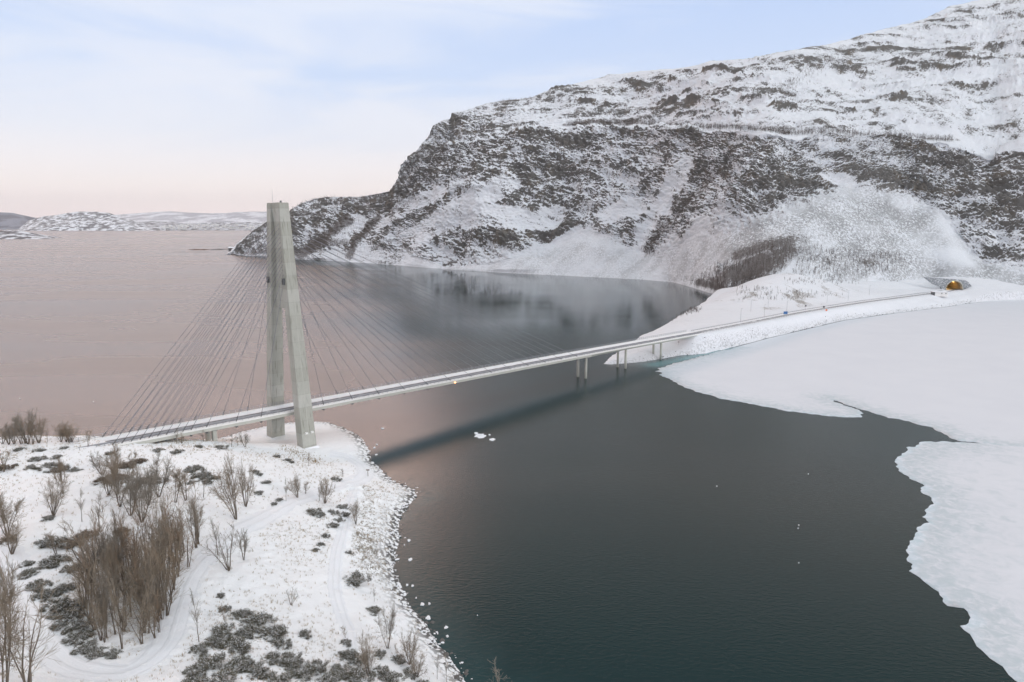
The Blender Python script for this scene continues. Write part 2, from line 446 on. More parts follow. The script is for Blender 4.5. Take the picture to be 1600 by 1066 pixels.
for o_, q_, dz_ in ((-3, 0, .35), (-3, 6, .5), (-3, -6, .2), (3, 8, .35), (-10, 0, .4), (-10, 9, .5), (8, 7.5, .0)):
    e_ = dp_(S0+o_, q_, dz_); ctrl.append(tuple(e_))
BLUFF = [atz(560, 765, 4), atz(575, 800, 4), atz(585, 850, 3), atz(590, 900, 2)]
def rough_near(X, Y, Z):
    z0 = np.zeros_like(X); land = sstep(Z, .1, 2.0)
    r = .55*fbm(X*.06, Y*.06, z0, 3)+.10*fbm(X*.25, Y*.25, z0+3, 3)
    bl = np.exp(-(pathdist(X, Y, BLUFF)/6.0)**2)
    r += bl*(.9*ridged(X*.22, Y*.22, z0+9, 3)-.5)
    return r*land + .25*fbm(X*.5, Y*.5, z0+7, 2)*sstep(Z, -1, .5)
near = Land(ctrl, -240, 82, 50, 252, .55, rough_near)
PATH_PX = [(-30, 800), (12, 868), (35, 925), (60, 985), (100, 1035), (150, 1052), (205, 1046), (250, 1015), (272, 960), (292, 905), (330, 862), (380, 826), (430, 800), (480, 776), (530, 760), (565, 747), (566, 731), (545, 716), (515, 708)]
TRACK_PX = [(556, 762), (545, 790), (536, 830), (526, 870), (523, 915), (530, 950), (543, 985), (550, 1015)]
def curve(pts, step):
    """Catmull-Rom through points, resampled"""
    p = [np.array(q, float) for q in pts]; p = [2*p[0]-p[1]]+p+[2*p[-1]-p[-2]]; o = []
    for i in range(1, len(p)-2):
        n = max(2, int(np.linalg.norm(p[i+1]-p[i])/step))
        for k in range(n):
            u = k/n
            o.append(.5*((2*p[i])+(-p[i-1]+p[i+1])*u+(2*p[i-1]-5*p[i]+4*p[i+1]-p[i+2])*u*u+(-p[i-1]+3*p[i]-3*p[i+1]+p[i+2])*u**3))
    o.append(p[-2]); return o
def hits(land, pts): return [h for h in (land.hit(*q) for q in pts) if h is not None]
path_w = curve([h[:2] for h in hits(near, PATH_PX)], 1.0)
track_w = curve([h[:2] for h in hits(near, TRACK_PX)], 1.0)
# level the path bench into the slope a little
dp = pathdist(near.X, near.Y, path_w); dt = pathdist(near.X, near.Y, track_w)
shw = pathdist(near.X, near.Y, shore_w)
bare = (.62*np.exp(-(pathdist(near.X, near.Y, BLUFF)/6.5)**2)+.42*sstep(fbm(near.X*.035, near.Y*.035, near.X*0+2, 3), -.1, .6))
bare = bare*sstep(dp, 2.5, 4.0)*sstep(dt, 1.2, 2.4)-.25*(1-sstep(dp, 2.0, 3.4))
bare = bare-.12*np.exp(-((near.X+70)**2+(near.Y-218)**2)/900)
shore_a = np.exp(-(shw/3.2)**2)*sstep(near.Y*0+near.Z, -3, .2)
near.mesh('terrain', M_GROUND, {'bare': bare, 'shore': np.clip(shore_a*1.1, 0, 1)})

def strip(name, land, pts, half, lift, m, na=7, zfun=None):
    P_ = np.array(pts)[:, :2]; T = np.gradient(P_, axis=0); T /= np.linalg.norm(T, axis=1)[:, None]
    Nn = np.stack([T[:, 1], -T[:, 0]], 1); ac = np.linspace(-1, 1, na); V = []; A = []
    for i in range(len(P_)):
        for a in ac:
            q = P_[i]+Nn[i]*a*half
            zz = land.z(*q)+lift-(.12 if abs(a) > .99 else 0) if zfun is None else zfun(i, a)
            V.append((*q, float(zz))); A.append(1-(a+1)/2)
    return tag(mesh_obj(name, V, grid_faces(len(P_), na), m, smooth=True, attrs={'across': A}), kind='structure')
strip('path', near, path_w, 3.2, .07, M_PATH)
strip('path', near, track_w, 1.5, .07, M_PATH)

# ---- far shore with the road embankment
ROAD_PX = [(1100, 520.5, 10.2), (1150, 509.5, 9.2), (1200, 499, 8.7), (1250, 489, 8.4), (1300, 480.3, 8.2), (1350, 472.5, 8.1), (1400, 466, 8.1), (1440, 460.5, 8.2), (1465, 457.2, 8.3), (1492, 453, 8.4)]
road_w = [atz(*q) for q in ROAD_PX]
FJORD = [(1132, 461), (1118, 465), (1100, 473), (1080, 483), (1060, 494), (1040, 507), (1019, 518), (1000, 526), (975, 546), (952, 560), (942, 569)]
BAY = [(950, 570), (971, 568.5), (1006, 566), (1034, 561), (1062, 556), (1100, 552.5), (1150, 541), (1200, 528), (1260, 514), (1320, 500), (1400, 489), (1480, 479), (1505, 475), (1545, 470.5), (1600, 468.5), (1700, 468)]
fjord_w, bay_w = [atz(*q) for q in FJORD], [atz(*q) for q in BAY]
def inside_np(X, Y, poly):
    c = np.zeros(X.shape, bool); j = len(poly)-1
    for i in range(len(poly)):
        xi, yi, xj, yj = *poly[i][:2], *poly[j][:2]
        c ^= ((yi > Y) != (yj > Y)) & (X < (xj-xi)*(Y-yi)/((yj-yi) if yj != yi else 1e-9)+xi); j = i
    return c
road_line = None
class FarLand(Land):
    def __init__(s, x0, x1, y0, y1, step, road, zroad, foot):
        s.x0, s.y0, s.step = x0, y0, step; s.xs = np.arange(x0, x1+step, step); s.ys = np.arange(y0, y1+step, step)
        X, Y = np.meshgrid(s.xs, s.ys); z0 = np.zeros_like(X)
        wx = 1.6*fbm(X*.06, Y*.06, z0, 3); Xw, Yw = X+wx, Y+1.6*fbm(X*.06+9, Y*.06, z0+4, 3)
        ins = inside_np(Xw, Yw, fjord_w+bay_w+[np.array([1100, 690]), np.array([1100, 1000]), np.array([260, 1000])])
        db, df = pathdist(Xw, Yw, bay_w), pathdist(Xw, Yw, fjord_w)
        fb = 7.4*(1-np.exp(-db/9)); ff = 8.0*(1-np.exp(-df/22)); Z = np.minimum(fb, ff)
        land = 1-np.exp(-np.minimum(db, df)/30)
        for px, py, zz, amp, sg in ((1200, 442, 18, 15, 52), (1165, 455, 14, 6, 34), (1255, 446, 16, 9, 60), (1390, 448, 12, 3, 50)):
            c = atz(px, py, zz); Z += amp*land*np.exp(-((X-c[0])**2+(Y-c[1])**2)/sg**2)
        for c in foot:          # rise to the foot of the mountain
            Z = np.maximum(Z, c[2]+1.5-.22*np.hypot(X-c[0], Y-c[1]))
        Z += (1.0*fbm(X*.03, Y*.03, z0, 3)+.5*fbm(X*.14, Y*.14, z0+3, 3))*land
        rp = np.array(road); best = np.full(X.shape, 1e9); zr = np.zeros_like(X)
        for p, zz in zip(rp, zroad):
            d = np.hypot(X-p[0], Y-p[1]); k = d < best; best[k] = d[k]; zr[k] = zz
        w_ = 1-sstep(best, 6.0, 15.0)
        Z = Z*(1-w_)+(zr-.1)*w_
        Z = np.where(ins, Z*np.clip(np.minimum(db, df)/1.2, 0, 1)+.15, -.6*np.minimum(db, df)-.3)
        # cut under the bridge end
        s.X, s.Y, s.Z, s.road_d = X, Y, np.maximum(Z, -6), best
        s.df, s.db = df, db
# ------------------------------------------------------------------ mountain: shore, scree foot, cliff, bench, upper slope, ridge
def ip(x, pts): p = np.array(pts, float); return np.interp(x, p[:, 0], p[:, 1])
PXX = np.arange(352, 1790, 1.0)
def smoothc(a, k): 
    q = np.ones(k)/k; return np.convolve(np.pad(a, k//2, 'edge'), q, 'valid')[:len(a)]
RIDGE = [(352, 401), (362, 395), (375, 380), (395, 360), (420, 345), (445, 335), (470, 318), (490, 311), (510, 308), (560, 308), (590, 303), (608, 299), (620, 282), (632, 262), (650, 238), (668, 212), (676, 196), (688, 190), (702, 186), (706, 177),
         (730, 172), (760, 162), (800, 156), (832, 152), (858, 143), (900, 130), (940, 120), (1000, 111), (1050, 108), (1092, 102), (1110, 95), (1160, 92), (1200, 86), (1240, 78), (1300, 68), (1350, 55), (1420, 37), (1450, 27), (1480, 12), (1530, 1), (1600, -16), (1790, -60)]
BASEY = [(352, 397), (365, 398), (420, 403), (520, 408), (600, 413), (700, 421), (820, 428), (920, 433), (1000, 437), (1050, 441), (1080, 449), (1110, 458.5), (1132, 461), (1160, 452), (1200, 440), (1260, 441), (1330, 441), (1400, 441), (1450, 436), (1500, 433.5), (1540, 437), (1600, 449), (1790, 452)]
BASEZ = [(352, 0), (1118, 0), (1160, 9), (1200, 18), (1260, 18), (1330, 16), (1400, 14), (1450, 15), (1500, 19), (1540, 16), (1600, 9), (1790, 9)]
BENCH = [(352, 399), (420, 365), (470, 340), (520, 328), (600, 318), (640, 285), (700, 228), (760, 214), (820, 205), (880, 200), (950, 197), (1020, 197), (1100, 206), (1150, 203), (1190, 206), (1230, 213), (1300, 211), (1350, 216), (1450, 219), (1500, 224), (1530, 236), (1548, 243), (1600, 228), (1790, 215)]
FOOT = [(352, 398), (420, 398), (520, 392), (600, 385), (650, 402), (700, 415), (760, 414), (820, 404), (870, 380), (920, 362), (960, 372), (1000, 400), (1040, 398), (1080, 375), (1120, 355), (1200, 325), (1290, 295), (1345, 283), (1400, 298), (1450, 318), (1490, 360), (1520, 405), (1600, 425), (1790, 430)]
yr, yb, zb = ip(PXX, RIDGE), ip(PXX, BASEY), ip(PXX, BASEZ)
yn, yf = smoothc(ip(PXX, BENCH), 25), smoothc(ip(PXX, FOOT), 61)
yb, zb = np.where(PXX > 1140, smoothc(yb, 41), yb), np.where(PXX > 1180, smoothc(zb, 41), zb)
D0 = np.array([atz(x, y, z)[1] for x, y, z in zip(PXX, yb, zb)]); D0 = smoothc(D0, 15)
def kk(x, y): b = -(y-533)/F; return (-SP+b*CP)/(CP+b*SP)
def advance(D, y0, y1, tan):
    z0 = H+kk(0, y0)*D; k1 = kk(0, y1)
    return (D+(H-z0)/tan)/(1-np.minimum(k1/tan, .8))
D1 = advance(D0, yb, yf, .72)
D2 = advance(D1, yf, yn, ip(PXX, [(352, .8), (560, .85), (640, 1.5), (900, 1.45), (1500, 1.25), (1790, 1.2)]))
D2b = D2+ip(PXX, [(352, 1), (600, 2), (800, 26), (1000, 34), (1600, 40), (1790, 40)])
z2 = H+kk(0, yn)*D2; y2b = None
z2b = z2+(D2b-D2)*.12
D3 = D2b+0
k3 = kk(0, yr); ts = ip(PXX, [(352, .75), (560, .8), (640, 1.6), (720, .8), (900, .62), (1100, .60), (1790, .62)])
D3 = (D2b+(H-z2b)/ts)/(1-np.minimum(k3/ts, .85)); D3 = np.maximum(D3, D2b+8)
_b = sstep(PXX, 800, 1000); _m = lambda D, a, b: smoothc(D, a)*(1-_b)+smoothc(D, b)*_b
D1, D2, D2b, D3 = _m(D1, 31, 121), _m(D2, 61, 201), _m(D2b, 61, 201), _m(D3, 91, 241)
def xyz(D, y):
    a = (PXX-800)/F; b = -(y-533)/F
    tt = D/(CP+b*SP); return np.stack([a*tt, D+0*a, H+tt*(-SP+b*CP)], -1)
L0, L1, L2, L3 = xyz(D0, yb), xyz(D1, yf), xyz(D2, yn), xyz(D3, yr)
L2b = L2.copy(); L2b[:, 1] = D2b; L2b[:, 0] = L2[:, 0]*D2b/D2; L2b[:, 2] = L2[:, 2]+(D2b-D2)*.10
L2b[:, 2] = np.minimum(L2b[:, 2], L3[:, 2]-1)
L0m = L0.copy(); L0m[:, 2] -= 9; L0m[:, 1] -= 6
dirn = L3[:, :2]/np.linalg.norm(L3[:, :2], axis=1)[:, None]
L4 = L3.copy(); L4[:, :2] += dirn*120; L4[:, 2] -= 4
L5 = L3.copy(); L5[:, :2] += dirn*700; L5[:, 2] = np.maximum(L3[:, 2]*.45-60, -20)
# ---- the far shore itself, up to the foot of the mountain
rc = curve([dp_(S1, 0)[:2], dp_(S1+12, 0)[:2]]+[q[:2] for q in road_w[1:]]+[road_w[-1][:2]+np.array([8, 22])], 3.0)
_L = np.linspace(0, 1, len(rc)); zc = np.interp(_L, [0, .06, .2, .45, 1], [dz(S1), dz(S1)-.25, 9.2, 8.3, 8.4]); zc = smoothc(zc, 9)
far = FarLand(20, 800, 318, 840, 2.0, rc, zc, [q for q, x in zip(L0[::12], PXX[::12]) if x > 1150])
rdst = far.road_d
fsh_w = bay_w
fbare = .34*sstep(fbm(far.X*.02, far.Y*.02, far.X*0+4, 3), -.2, .6)*sstep(rdst, 6, 14)-.2*(1-sstep(rdst, 5, 9))+.15*np.exp(-(far.df/25)**2)
fbare = fbare+.75*sstep(fbm(far.X*.05, far.Y*.022, far.X*0+8, 5, .62), -.05, .45)*np.exp(-(pathdist(far.X, far.Y, [atz(1175, 468, 12), atz(1240, 458, 14), atz(1300, 455, 13)])/46)**2)*sstep(rdst, 9, 18)
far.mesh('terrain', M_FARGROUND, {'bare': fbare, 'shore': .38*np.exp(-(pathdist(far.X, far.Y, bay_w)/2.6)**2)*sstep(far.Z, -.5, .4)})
def seg(a, b, n, e=1.0):
    u = (np.arange(n)/n)**e; return a[None]*(1-u)[:, None, None]+b[None]*u[:, None, None]
G = np.concatenate([seg(L0m, L0, 4), seg(L0, L1, 120), seg(L1, L2, 190), seg(L2, L2b, 16), seg(L2b, L3, 185), seg(L3, L4, 26), seg(L4, L5, 14), L5[None]], 0)
nr, nc = G.shape[:2]
ROW = np.repeat(np.arange(nr)[:, None], nc, 1)
# round the profile breaks
for _ in range(3): G[5:-1] = (G[4:-2]+2*G[5:-1]+G[6:])/4 if False else G[5:-1]
GX0, GY0 = proj(G)
def normals(g):
    du = np.gradient(g, axis=1); dv = np.gradient(g, axis=0); n = np.cross(du, dv); n /= np.linalg.norm(n, axis=-1)[..., None]+1e-9
    return n
Nn = normals(G)
# regions
def blob(cx, cy, rx, ry, ang=0):
    a = R(ang); dx, dy = GX0-cx, GY0-cy; u = (dx*math.cos(a)+dy*math.sin(a))/rx; v = (-dx*math.sin(a)+dy*math.cos(a))/ry
    return np.exp(-(u*u+v*v))
def stroke(pts, wd):
    return np.exp(-(pathdist(GX0, GY0, pts)/wd)**2)
x_, y_, z_ = G[..., 0], G[..., 1], G[..., 2]
wob = fbm(x_*.012, y_*.012, z_*.012, 3)
foot_i, cliff_i, bench_i, up_i = 4, 124, 314, 330
vrow = ROW+wob*26
cliff = sstep(vrow, 95, 150)*(1-sstep(vrow, bench_i-3, bench_i+8))
talus = 1-sstep(vrow, 85, 135)
upper = sstep(vrow, up_i-4, up_i+8)
left = 1-sstep(GX0+wob*30, 590, 660)
nose = sstep(GX0, 585, 630)*(1-sstep(GX0+wob*40+(GY0-190)*-.25, 715, 790))
upper0 = upper; upper = upper*(1-nose); cliff = np.maximum(cliff, nose*(1-sstep(vrow, 512, 522))*sstep(vrow, 95, 150))
# clean chutes and snow fans in the cliff
chute = np.zeros_like(x_)
for pts, wd in [([(1075, 255), (1040, 310), (1005, 370), (990, 420)], 10), ([(800, 290), (740, 320), (690, 345), (650, 372)], 17), ([(870, 330), (830, 340), (790, 335), (760, 330)], 13), ([(950, 340), (1000, 325)], 14), ([(690, 300), (640, 320), (600, 350)], 10),
                ([(560, 345), (530, 380), (520, 400)], 12), ([(600, 340), (565, 390), (545, 405)], 10), ([(1290, 270), (1330, 285)], 8), ([(1470, 350), (1500, 400)], 12), ([(905, 360), (800, 410)], 8), ([(1110, 350), (1060, 400)], 9), ([(725, 345), (800, 350), (860, 345)], 12)]:
    chute = np.maximum(chute, stroke(pts, wd))
knob = np.zeros_like(x_)      # dark bare crags
for cx, cy, rx, ry, an in [(700, 345, 60, 17, 5), (760, 350, 36, 17, 0), (790, 375, 70, 16, 18), (870, 360, 44, 9, -10), (1025, 380, 34, 24, -15), (860, 255, 60, 16, -6), (820, 275, 40, 18, -40), (900, 215, 90, 10, -3), (830, 212, 30, 12, -20), (1065, 214, 26, 11, -10), (1270, 285, 34, 16, 10),
                           (1250, 225, 30, 8, 0), (1330, 245, 40, 22, 35), (1400, 235, 80, 14, 3), (1480, 255, 60, 22, 10), (1440, 290, 40, 12, 10), (1570, 290, 50, 20, 0), (1550, 325, 50, 14, -8), (1590, 350, 36, 16, 0), (1565, 395, 40, 14, -8), (1200, 300, 80, 30, -10), (1130, 250, 70, 26, -5),
                           (700, 215, 26, 30, 60), (670, 250, 16, 50, 25), (640, 300, 14, 50, 40), (1180, 345, 50, 9, -5), (1135, 350, 20, 8, 0), (600, 390, 30, 10, 0), (720, 250, 30, 14, -20)]:
    knob = np.maximum(knob, blob(cx, cy, rx, ry, an))
band = np.zeros_like(x_)      # horizontal crags of the upper slopes
for pts, wd in [([(950, 118), (990, 128), (1010, 140)], 7), ([(1000, 140), (1050, 142), (1095, 150)], 6), ([(1050, 132), (1110, 136)], 4), ([(1155, 126), (1200, 132)], 6), ([(1020, 160), (1060, 163)], 5), ([(1080, 165), (1140, 172)], 6), ([(1160, 160), (1195, 166)], 6), ([(1205, 172), (1240, 176)], 5),
                ([(1310, 112), (1350, 115)], 5), ([(1340, 132), (1420, 134)], 7), ([(1390, 106), (1470, 108), (1540, 106)], 7), ([(1400, 112), (1430, 118)], 6), ([(1370, 152), (1410, 155)], 6), ([(1480, 133), (1530, 136), (1545, 128)], 9), ([(1550, 130), (1590, 128)], 4), ([(1450, 38), (1520, 32), (1560, 28), (1600, 20)], 8),
                ([(1480, 22), (1560, 12)], 4), ([(1480, 60), (1600, 50)], 3), ([(1330, 70), (1400, 66)], 3), ([(1540, 75), (1600, 70)], 3), ([(860, 146), (900, 138)], 5), ([(1060, 112), (1160, 118)], 3), ([(1240, 82), (1180, 90)], 3), ([(880, 160), (950, 165)], 4), ([(1480, 92), (1590, 96)], 3), ([(1300, 165), (1330, 176)], 5), ([(1060, 185), (1120, 182)], 3)]:
    band = np.maximum(band, stroke(pts, wd*.72))
vegm = np.zeros_like(x_)
for pts, wd, a in [([(1105, 275), (1070, 320), (1030, 370), (1015, 395)], 16, .62), ([(1310, 95), (1260, 115), (1225, 145), (1240, 165)], 13, .45), ([(545, 345), (510, 375), (470, 398)], 13, .85), ([(590, 340), (560, 375), (545, 400)], 9, .8), ([(540, 380), (500, 385)], 10, .7), ([(640, 300), (610, 345)], 6, .55), ([(700, 230), (660, 290), (625, 330)], 7, .55),
                   ([(880, 196), (950, 192), (1020, 193), (1080, 199)], 3.0, .66), ([(1090, 199), (1160, 198), (1230, 207), (1300, 206), (1400, 213), (1500, 219)], 3.0, .62), ([(780, 158), (835, 155)], 3, .6), ([(1150, 395), (1190, 385), (1235, 378), (1215, 410), (1150, 430), (1110, 440)], 18, .78), ([(1090, 440), (1130, 450)], 10, .85),
                   ([(1250, 400), (1400, 405)], 16, .32), ([(1240, 425), (1380, 425)], 12, .22), ([(470, 335), (560, 325), (590, 315)], 12, .5), ([(395, 375), (440, 350)], 16, .35), ([(760, 235), (800, 240)], 16, .4), ([(860, 240), (830, 250)], 14, .35), ([(1330, 95), (1310, 125)], 10, .3), ([(1000, 345), (950, 365)], 9, .3)]:
    vegm = np.maximum(vegm, a*stroke(pts, wd))
p0 = fbm(x_*.03, y_*.03, z_*.03, 3)
vegm = np.maximum(vegm, np.clip(.92+.9*p0, .35, 1.1)*blob(1186, 408, 92, 32, -24))
vegm = np.maximum(vegm, np.clip(.46+.6*p0, 0, .8)*blob(1330, 407, 100, 20, 4))
# relief
big = fbm(x_*.008, y_*.008, z_*.006, 3)
mid = ridged(x_*.022, y_*.022, z_*.030, 3)-.5
fine = ridged(x_*.085, y_*.085, z_*.13, 4)-.5
crag = fbm(x_*.17+z_*.09, y_*.17, z_*.30, 3)
strat = fbm(x_*.006, y_*.006, z_*.075, 4)        # near-level ledges of the upper slopes
along = (y_-x_)*.7071
led = fbm(along*.011, (z_-.20*along)*.045, y_*.004+3, 6, .64)       # dipping ledges, long and thin
led2 = fbm(along*.0045+31, (z_+.05*along)*.075, y_*.004, 5, .62)      # level bands of the upper slopes
clw = cliff*(1-.85*chute)
disp = big*(11*cliff+5*talus*.5+6*upper+4)+mid*(4.2*clw+1.6*upper+.8)+fine*(2.0*clw+1.0*upper+.3+1.8*left)+crag*(1.9*clw+.45*upper+.25)
disp += led*(5.0*clw+1.5*left)+led2*4.0*upper+strat*(2.5*upper+1.0*clw)+band*(5+6*strat+3*crag)+knob*(2.5+3*crag)*.8
disp *= sstep(ROW, 3, 26)*(1-.75*np.exp(-((ROW-515)/14.0)**2))*sstep(nr-ROW, 0, 18)
disp *= 1-.4*left
G = G+Nn*disp[..., None]*np.where((Nn[..., 1] < 0)[..., None], 1, -1)
n2 = normals(G); n2 *= np.where(n2[..., 2:] < 0, -1, 1)
steep = 1-n2[..., 2]
patch = fbm(G[..., 0]*.009, G[..., 1]*.009, G[..., 2]*.012, 3)
fine_r = fbm(along*.06, (z_-.35*along)*.16, y_*.02, 4, .75)
p2 = fbm(G[..., 0]*.03, G[..., 1]*.03, G[..., 2]*.045, 3)
rock = sstep(steep, .30, .75)*(.22+.26*cliff+.18*left)+.17*cliff+.32*led*(cliff+.75*left)+.15*knob*cliff+.16*patch*cliff+.22*p2*(cliff+.6*left)+.30*fine_r*(cliff+.6*left)+.04*cliff+.13*left
rock += upper*(.22+.36*led2+.26*fine_r+.26*p2+.10*patch)+band*(.22+.35*led2+.25*crag)
streak = fbm(along*.055+.02*z_, z_*.008, y_*.01, 4, .6)
ch2 = sstep(chute, .22, .62)
rock = rock-.52*ch2-.22*talus*(1-left)+.20*streak*talus*(1-left)+.10*crag*talus
rock = np.where(ROW > 515, rock*.6-.05, rock)
scree = talus*(1-left)*sstep(GX0, 600, 700)*(.55+.45*sstep(GX0, 1100, 1250))*sstep(fbm(x_*.02, y_*.02, z_*.02, 3)*.5+.5, .15, .6)
scree = scree*(.8+.5*streak)
scree = np.clip(scree+.8*blob(1340, 345, 80, 50)+.3*blob(1150, 370, 90, 40, -25), 0, 1)*(1-.7*stroke([(1470, 350), (1500, 400)], 11))
tag(mesh_obj('mountain', G.reshape(-1, 3), grid_faces(nr, nc), M_MOUNT, smooth=True, attrs={'rock': rock, 'scree': scree, 'veg': vegm}), kind='structure')
MPX, MPY = proj(G)
def on_mountain(px, py):
    j = int(round(px-PXX[0])); col = MPY[5:510, j]
    k = int(np.argmin(np.abs(col-py)))+5; return G[k, j]


# ------------------------------------------------------------------ far coast across the fjord
def m_farhill(name, a, b_, sc_):
    m, t, b, pos = new_mat(name, .85, .1)
    n = t.noise(t.mapping(pos, (1, 1, 2.2)), sc_, 7, .68)
    t.link(t.mix(t.smooth(n, .46, .54), a, b_), b.inputs['Base Color'])
    return m
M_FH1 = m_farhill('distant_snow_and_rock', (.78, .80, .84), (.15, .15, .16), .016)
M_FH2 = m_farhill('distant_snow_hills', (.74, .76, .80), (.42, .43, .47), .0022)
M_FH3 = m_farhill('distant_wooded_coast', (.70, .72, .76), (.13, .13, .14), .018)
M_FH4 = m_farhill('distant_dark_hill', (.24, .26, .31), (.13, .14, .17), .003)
def far_ridge(name, sil, basez_y, dep, depth_run, m, seed, amp=1.0, nrow=26):
    xs = np.arange(sil[0][0], sil[-1][0]+.01, 1.5); ys = ip(xs, sil)
    D = dep+0*xs; rows = []
    yb_ = ip(xs, basez_y)
    for k in range(nrow):
        u = k/(nrow-1); Dk = D+depth_run*u; yy = yb_+(ys-yb_)*u**.85
        a = (xs-800)/F; b = -(yy-533)/F; tt = Dk/(CP+b*SP)
        q = np.stack([a*tt, Dk, H+tt*(-SP+b*CP)], -1)
        s = D.mean()/1000
        q[:, 2] += amp*s*4*fbm(q[:, 0]/(90*s)+seed, q[:, 1]/(90*s), q[:, 2]*0+seed, 4)*math.sin(min(u*1.6, 1.0)*math.pi*.5)*(1 if u > 0 else 0)
        rows.append(q)
    q = rows[-1].copy(); q[:, 1] += depth_run*1.2; q[:, 2] = -8; rows.append(q)
    q = rows[0].copy(); q[:, 2] = -5; rows.insert(0, q)
    g = np.array(rows)
    return tag(mesh_obj(name, g.reshape(-1, 3), grid_faces(*g.shape[:2]), m, smooth=True), kind='structure')
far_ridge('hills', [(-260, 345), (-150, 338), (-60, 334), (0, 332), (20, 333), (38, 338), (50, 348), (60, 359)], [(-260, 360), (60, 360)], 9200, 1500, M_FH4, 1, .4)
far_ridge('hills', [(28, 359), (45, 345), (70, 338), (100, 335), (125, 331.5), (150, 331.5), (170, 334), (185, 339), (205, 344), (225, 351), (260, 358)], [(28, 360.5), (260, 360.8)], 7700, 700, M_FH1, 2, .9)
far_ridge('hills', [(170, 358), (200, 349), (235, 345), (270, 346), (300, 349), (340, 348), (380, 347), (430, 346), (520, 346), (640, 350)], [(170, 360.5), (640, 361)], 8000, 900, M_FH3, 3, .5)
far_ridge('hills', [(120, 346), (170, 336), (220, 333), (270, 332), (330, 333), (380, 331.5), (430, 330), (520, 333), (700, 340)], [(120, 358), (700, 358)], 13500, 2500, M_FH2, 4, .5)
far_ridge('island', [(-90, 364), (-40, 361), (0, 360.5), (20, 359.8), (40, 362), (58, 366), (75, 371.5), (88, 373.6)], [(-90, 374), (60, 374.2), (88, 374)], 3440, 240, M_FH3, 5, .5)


# ------------------------------------------------------------------ water
def build_water():
    xs = np.concatenate([[-26000, -12000, -6000, -2500, -1200, -600], np.arange(-300, 700, 6.0), [800, 1200, 2500, 6000, 12000, 26000]])
    ys = np.concatenate([[-3000, -500, 0], np.arange(40, 700, 6.0), [800, 1000, 1400, 2200, 4000, 8000, 14000, 30000]])
    X, Y = np.meshgrid(xs, ys)
    sh = np.exp(-(pathdist(X, Y, [atz(1020, 570), atz(1060, 563), atz(1100, 553), atz(1140, 544)])/6.5)**2)*1.0
    sh = np.maximum(sh, .12*np.exp(-(pathdist(X, Y, shore_w[14:])/6.0)**2))
    sh = np.maximum(sh, .55*np.exp(-(pathdist(X, Y, [atz(650, 783), atz(636, 803), atz(628, 815)])/2.2)**2))
    wind = sstep(-(X+30+.20*(Y-382))/(20+.14*np.maximum(Y, 60)), -.6, 1.2)*sstep(Y, 120, 260)
    wind = np.maximum(wind, .68*(1-sstep(Y, 400, 560))*(1-sstep(X, 60, 260)))
    V = np.stack([X, Y, 0*X], -1).reshape(-1, 3)
    tag(mesh_obj('water', V, grid_faces(*X.shape), M_WATER, smooth=True, attrs={'shallow': sh, 'wind': wind}), kind='structure')
build_water()

# ------------------------------------------------------------------ bay ice
def ice_sheet(name, rim, closing, thick, wet):
    """rim: open-water edge in order; closing: remaining outline"""
    rp = [atz(*q)[:2] for q in rim]; fine_ = []
    for a, b in zip(rp[:-1], rp[1:]):
        L = np.linalg.norm(b-a); n = max(2, int(L/1.1)); nv = np.array([-(b-a)[1], (b-a)[0]])/L
        for k in range(n):
            q = a+(b-a)*k/n
            fine_.append(q+nv*(1.25*float(fbm(np.array(q[0]*.20), np.array(q[1]*.20), np.array(1.3), 5, .62))))
    fine_.append(rp[-1])
    outl = fine_+[atz(*q)[:2] for q in closing]
    poly = np.array(outl); nrim = len(fine_)
    # interior points: dense near the rim, sparse inland
    x0, y0 = poly.min(0); x1, y1 = poly.max(0); pts = []
    def inside(q):
        x, y = q[:, 0], q[:, 1]; c = np.zeros(len(q), bool); j = len(poly)-1
        for i in range(len(poly)):
            xi, yi, xj, yj = *poly[i], *poly[j]
            c ^= ((yi > y) != (yj > y)) & (x < (xj-xi)*(y-yi)/((yj-yi) if yj != yi else 1e-9)+xi); j = i
        return c
    for st, dmax in ((2.0, 16), (7.0, 60), (22.0, 1e9)):
        X, Y = np.meshgrid(np.arange(x0, x1, st), np.arange(y0, y1, st)); q = np.stack([X.ravel(), Y.ravel()], 1)+rng.uniform(-.3, .3, (X.size, 2))*st
        q = q[inside(q)]; d = pathdist(q[:, 0], q[:, 1], fine_[::4])
        lo = 1.4 if st == 2.0 else (14 if st == 7 else 54); pts.append(q[(d > lo) & (d < dmax)])
    allp = outl+[p for p in np.concatenate(pts)]
    n = len(outl)
    r = delaunay_2d_cdt([Vector(p) for p in allp], [], [list(range(n))], 1, 1e-4)
    V2 = np.array([tuple(v) for v in r[0]]); tri = np.array([f for f in r[2] if len(f) == 3])
    d = pathdist(V2[:, 0], V2[:, 1], fine_[::3])
    edge = np.exp(-d/6.0)+wet*np.exp(-d/34.0)
    zz = thick*(.35+.65*sstep(d, 0, 3))+.10*fbm(V2[:, 0]*.08, V2[:, 1]*.08, V2[:, 0]*0, 3)*sstep(d, 2, 20)
    V = np.concatenate([np.c_[V2, zz], np.c_[np.array(fine_), np.full(nrim, -.3)]])
    fl = [tuple(f) for f in tri]
    base = len(V2)
    idx = {}
    for i, vi in enumerate(r[3]):
        for k in vi: idx[k] = i
    for k in range(nrim-1): fl.append((idx[k], idx[k+1], base+k+1, base+k))
    o = mesh_obj(name, V, fl, M_ICE, attrs={'edge': np.concatenate([edge, np.ones(nrim)])})
    o.data.polygons.foreach_set('use_smooth', np.ones(len(o.data.polygons), bool))
    tag(o, kind='structure'); return o
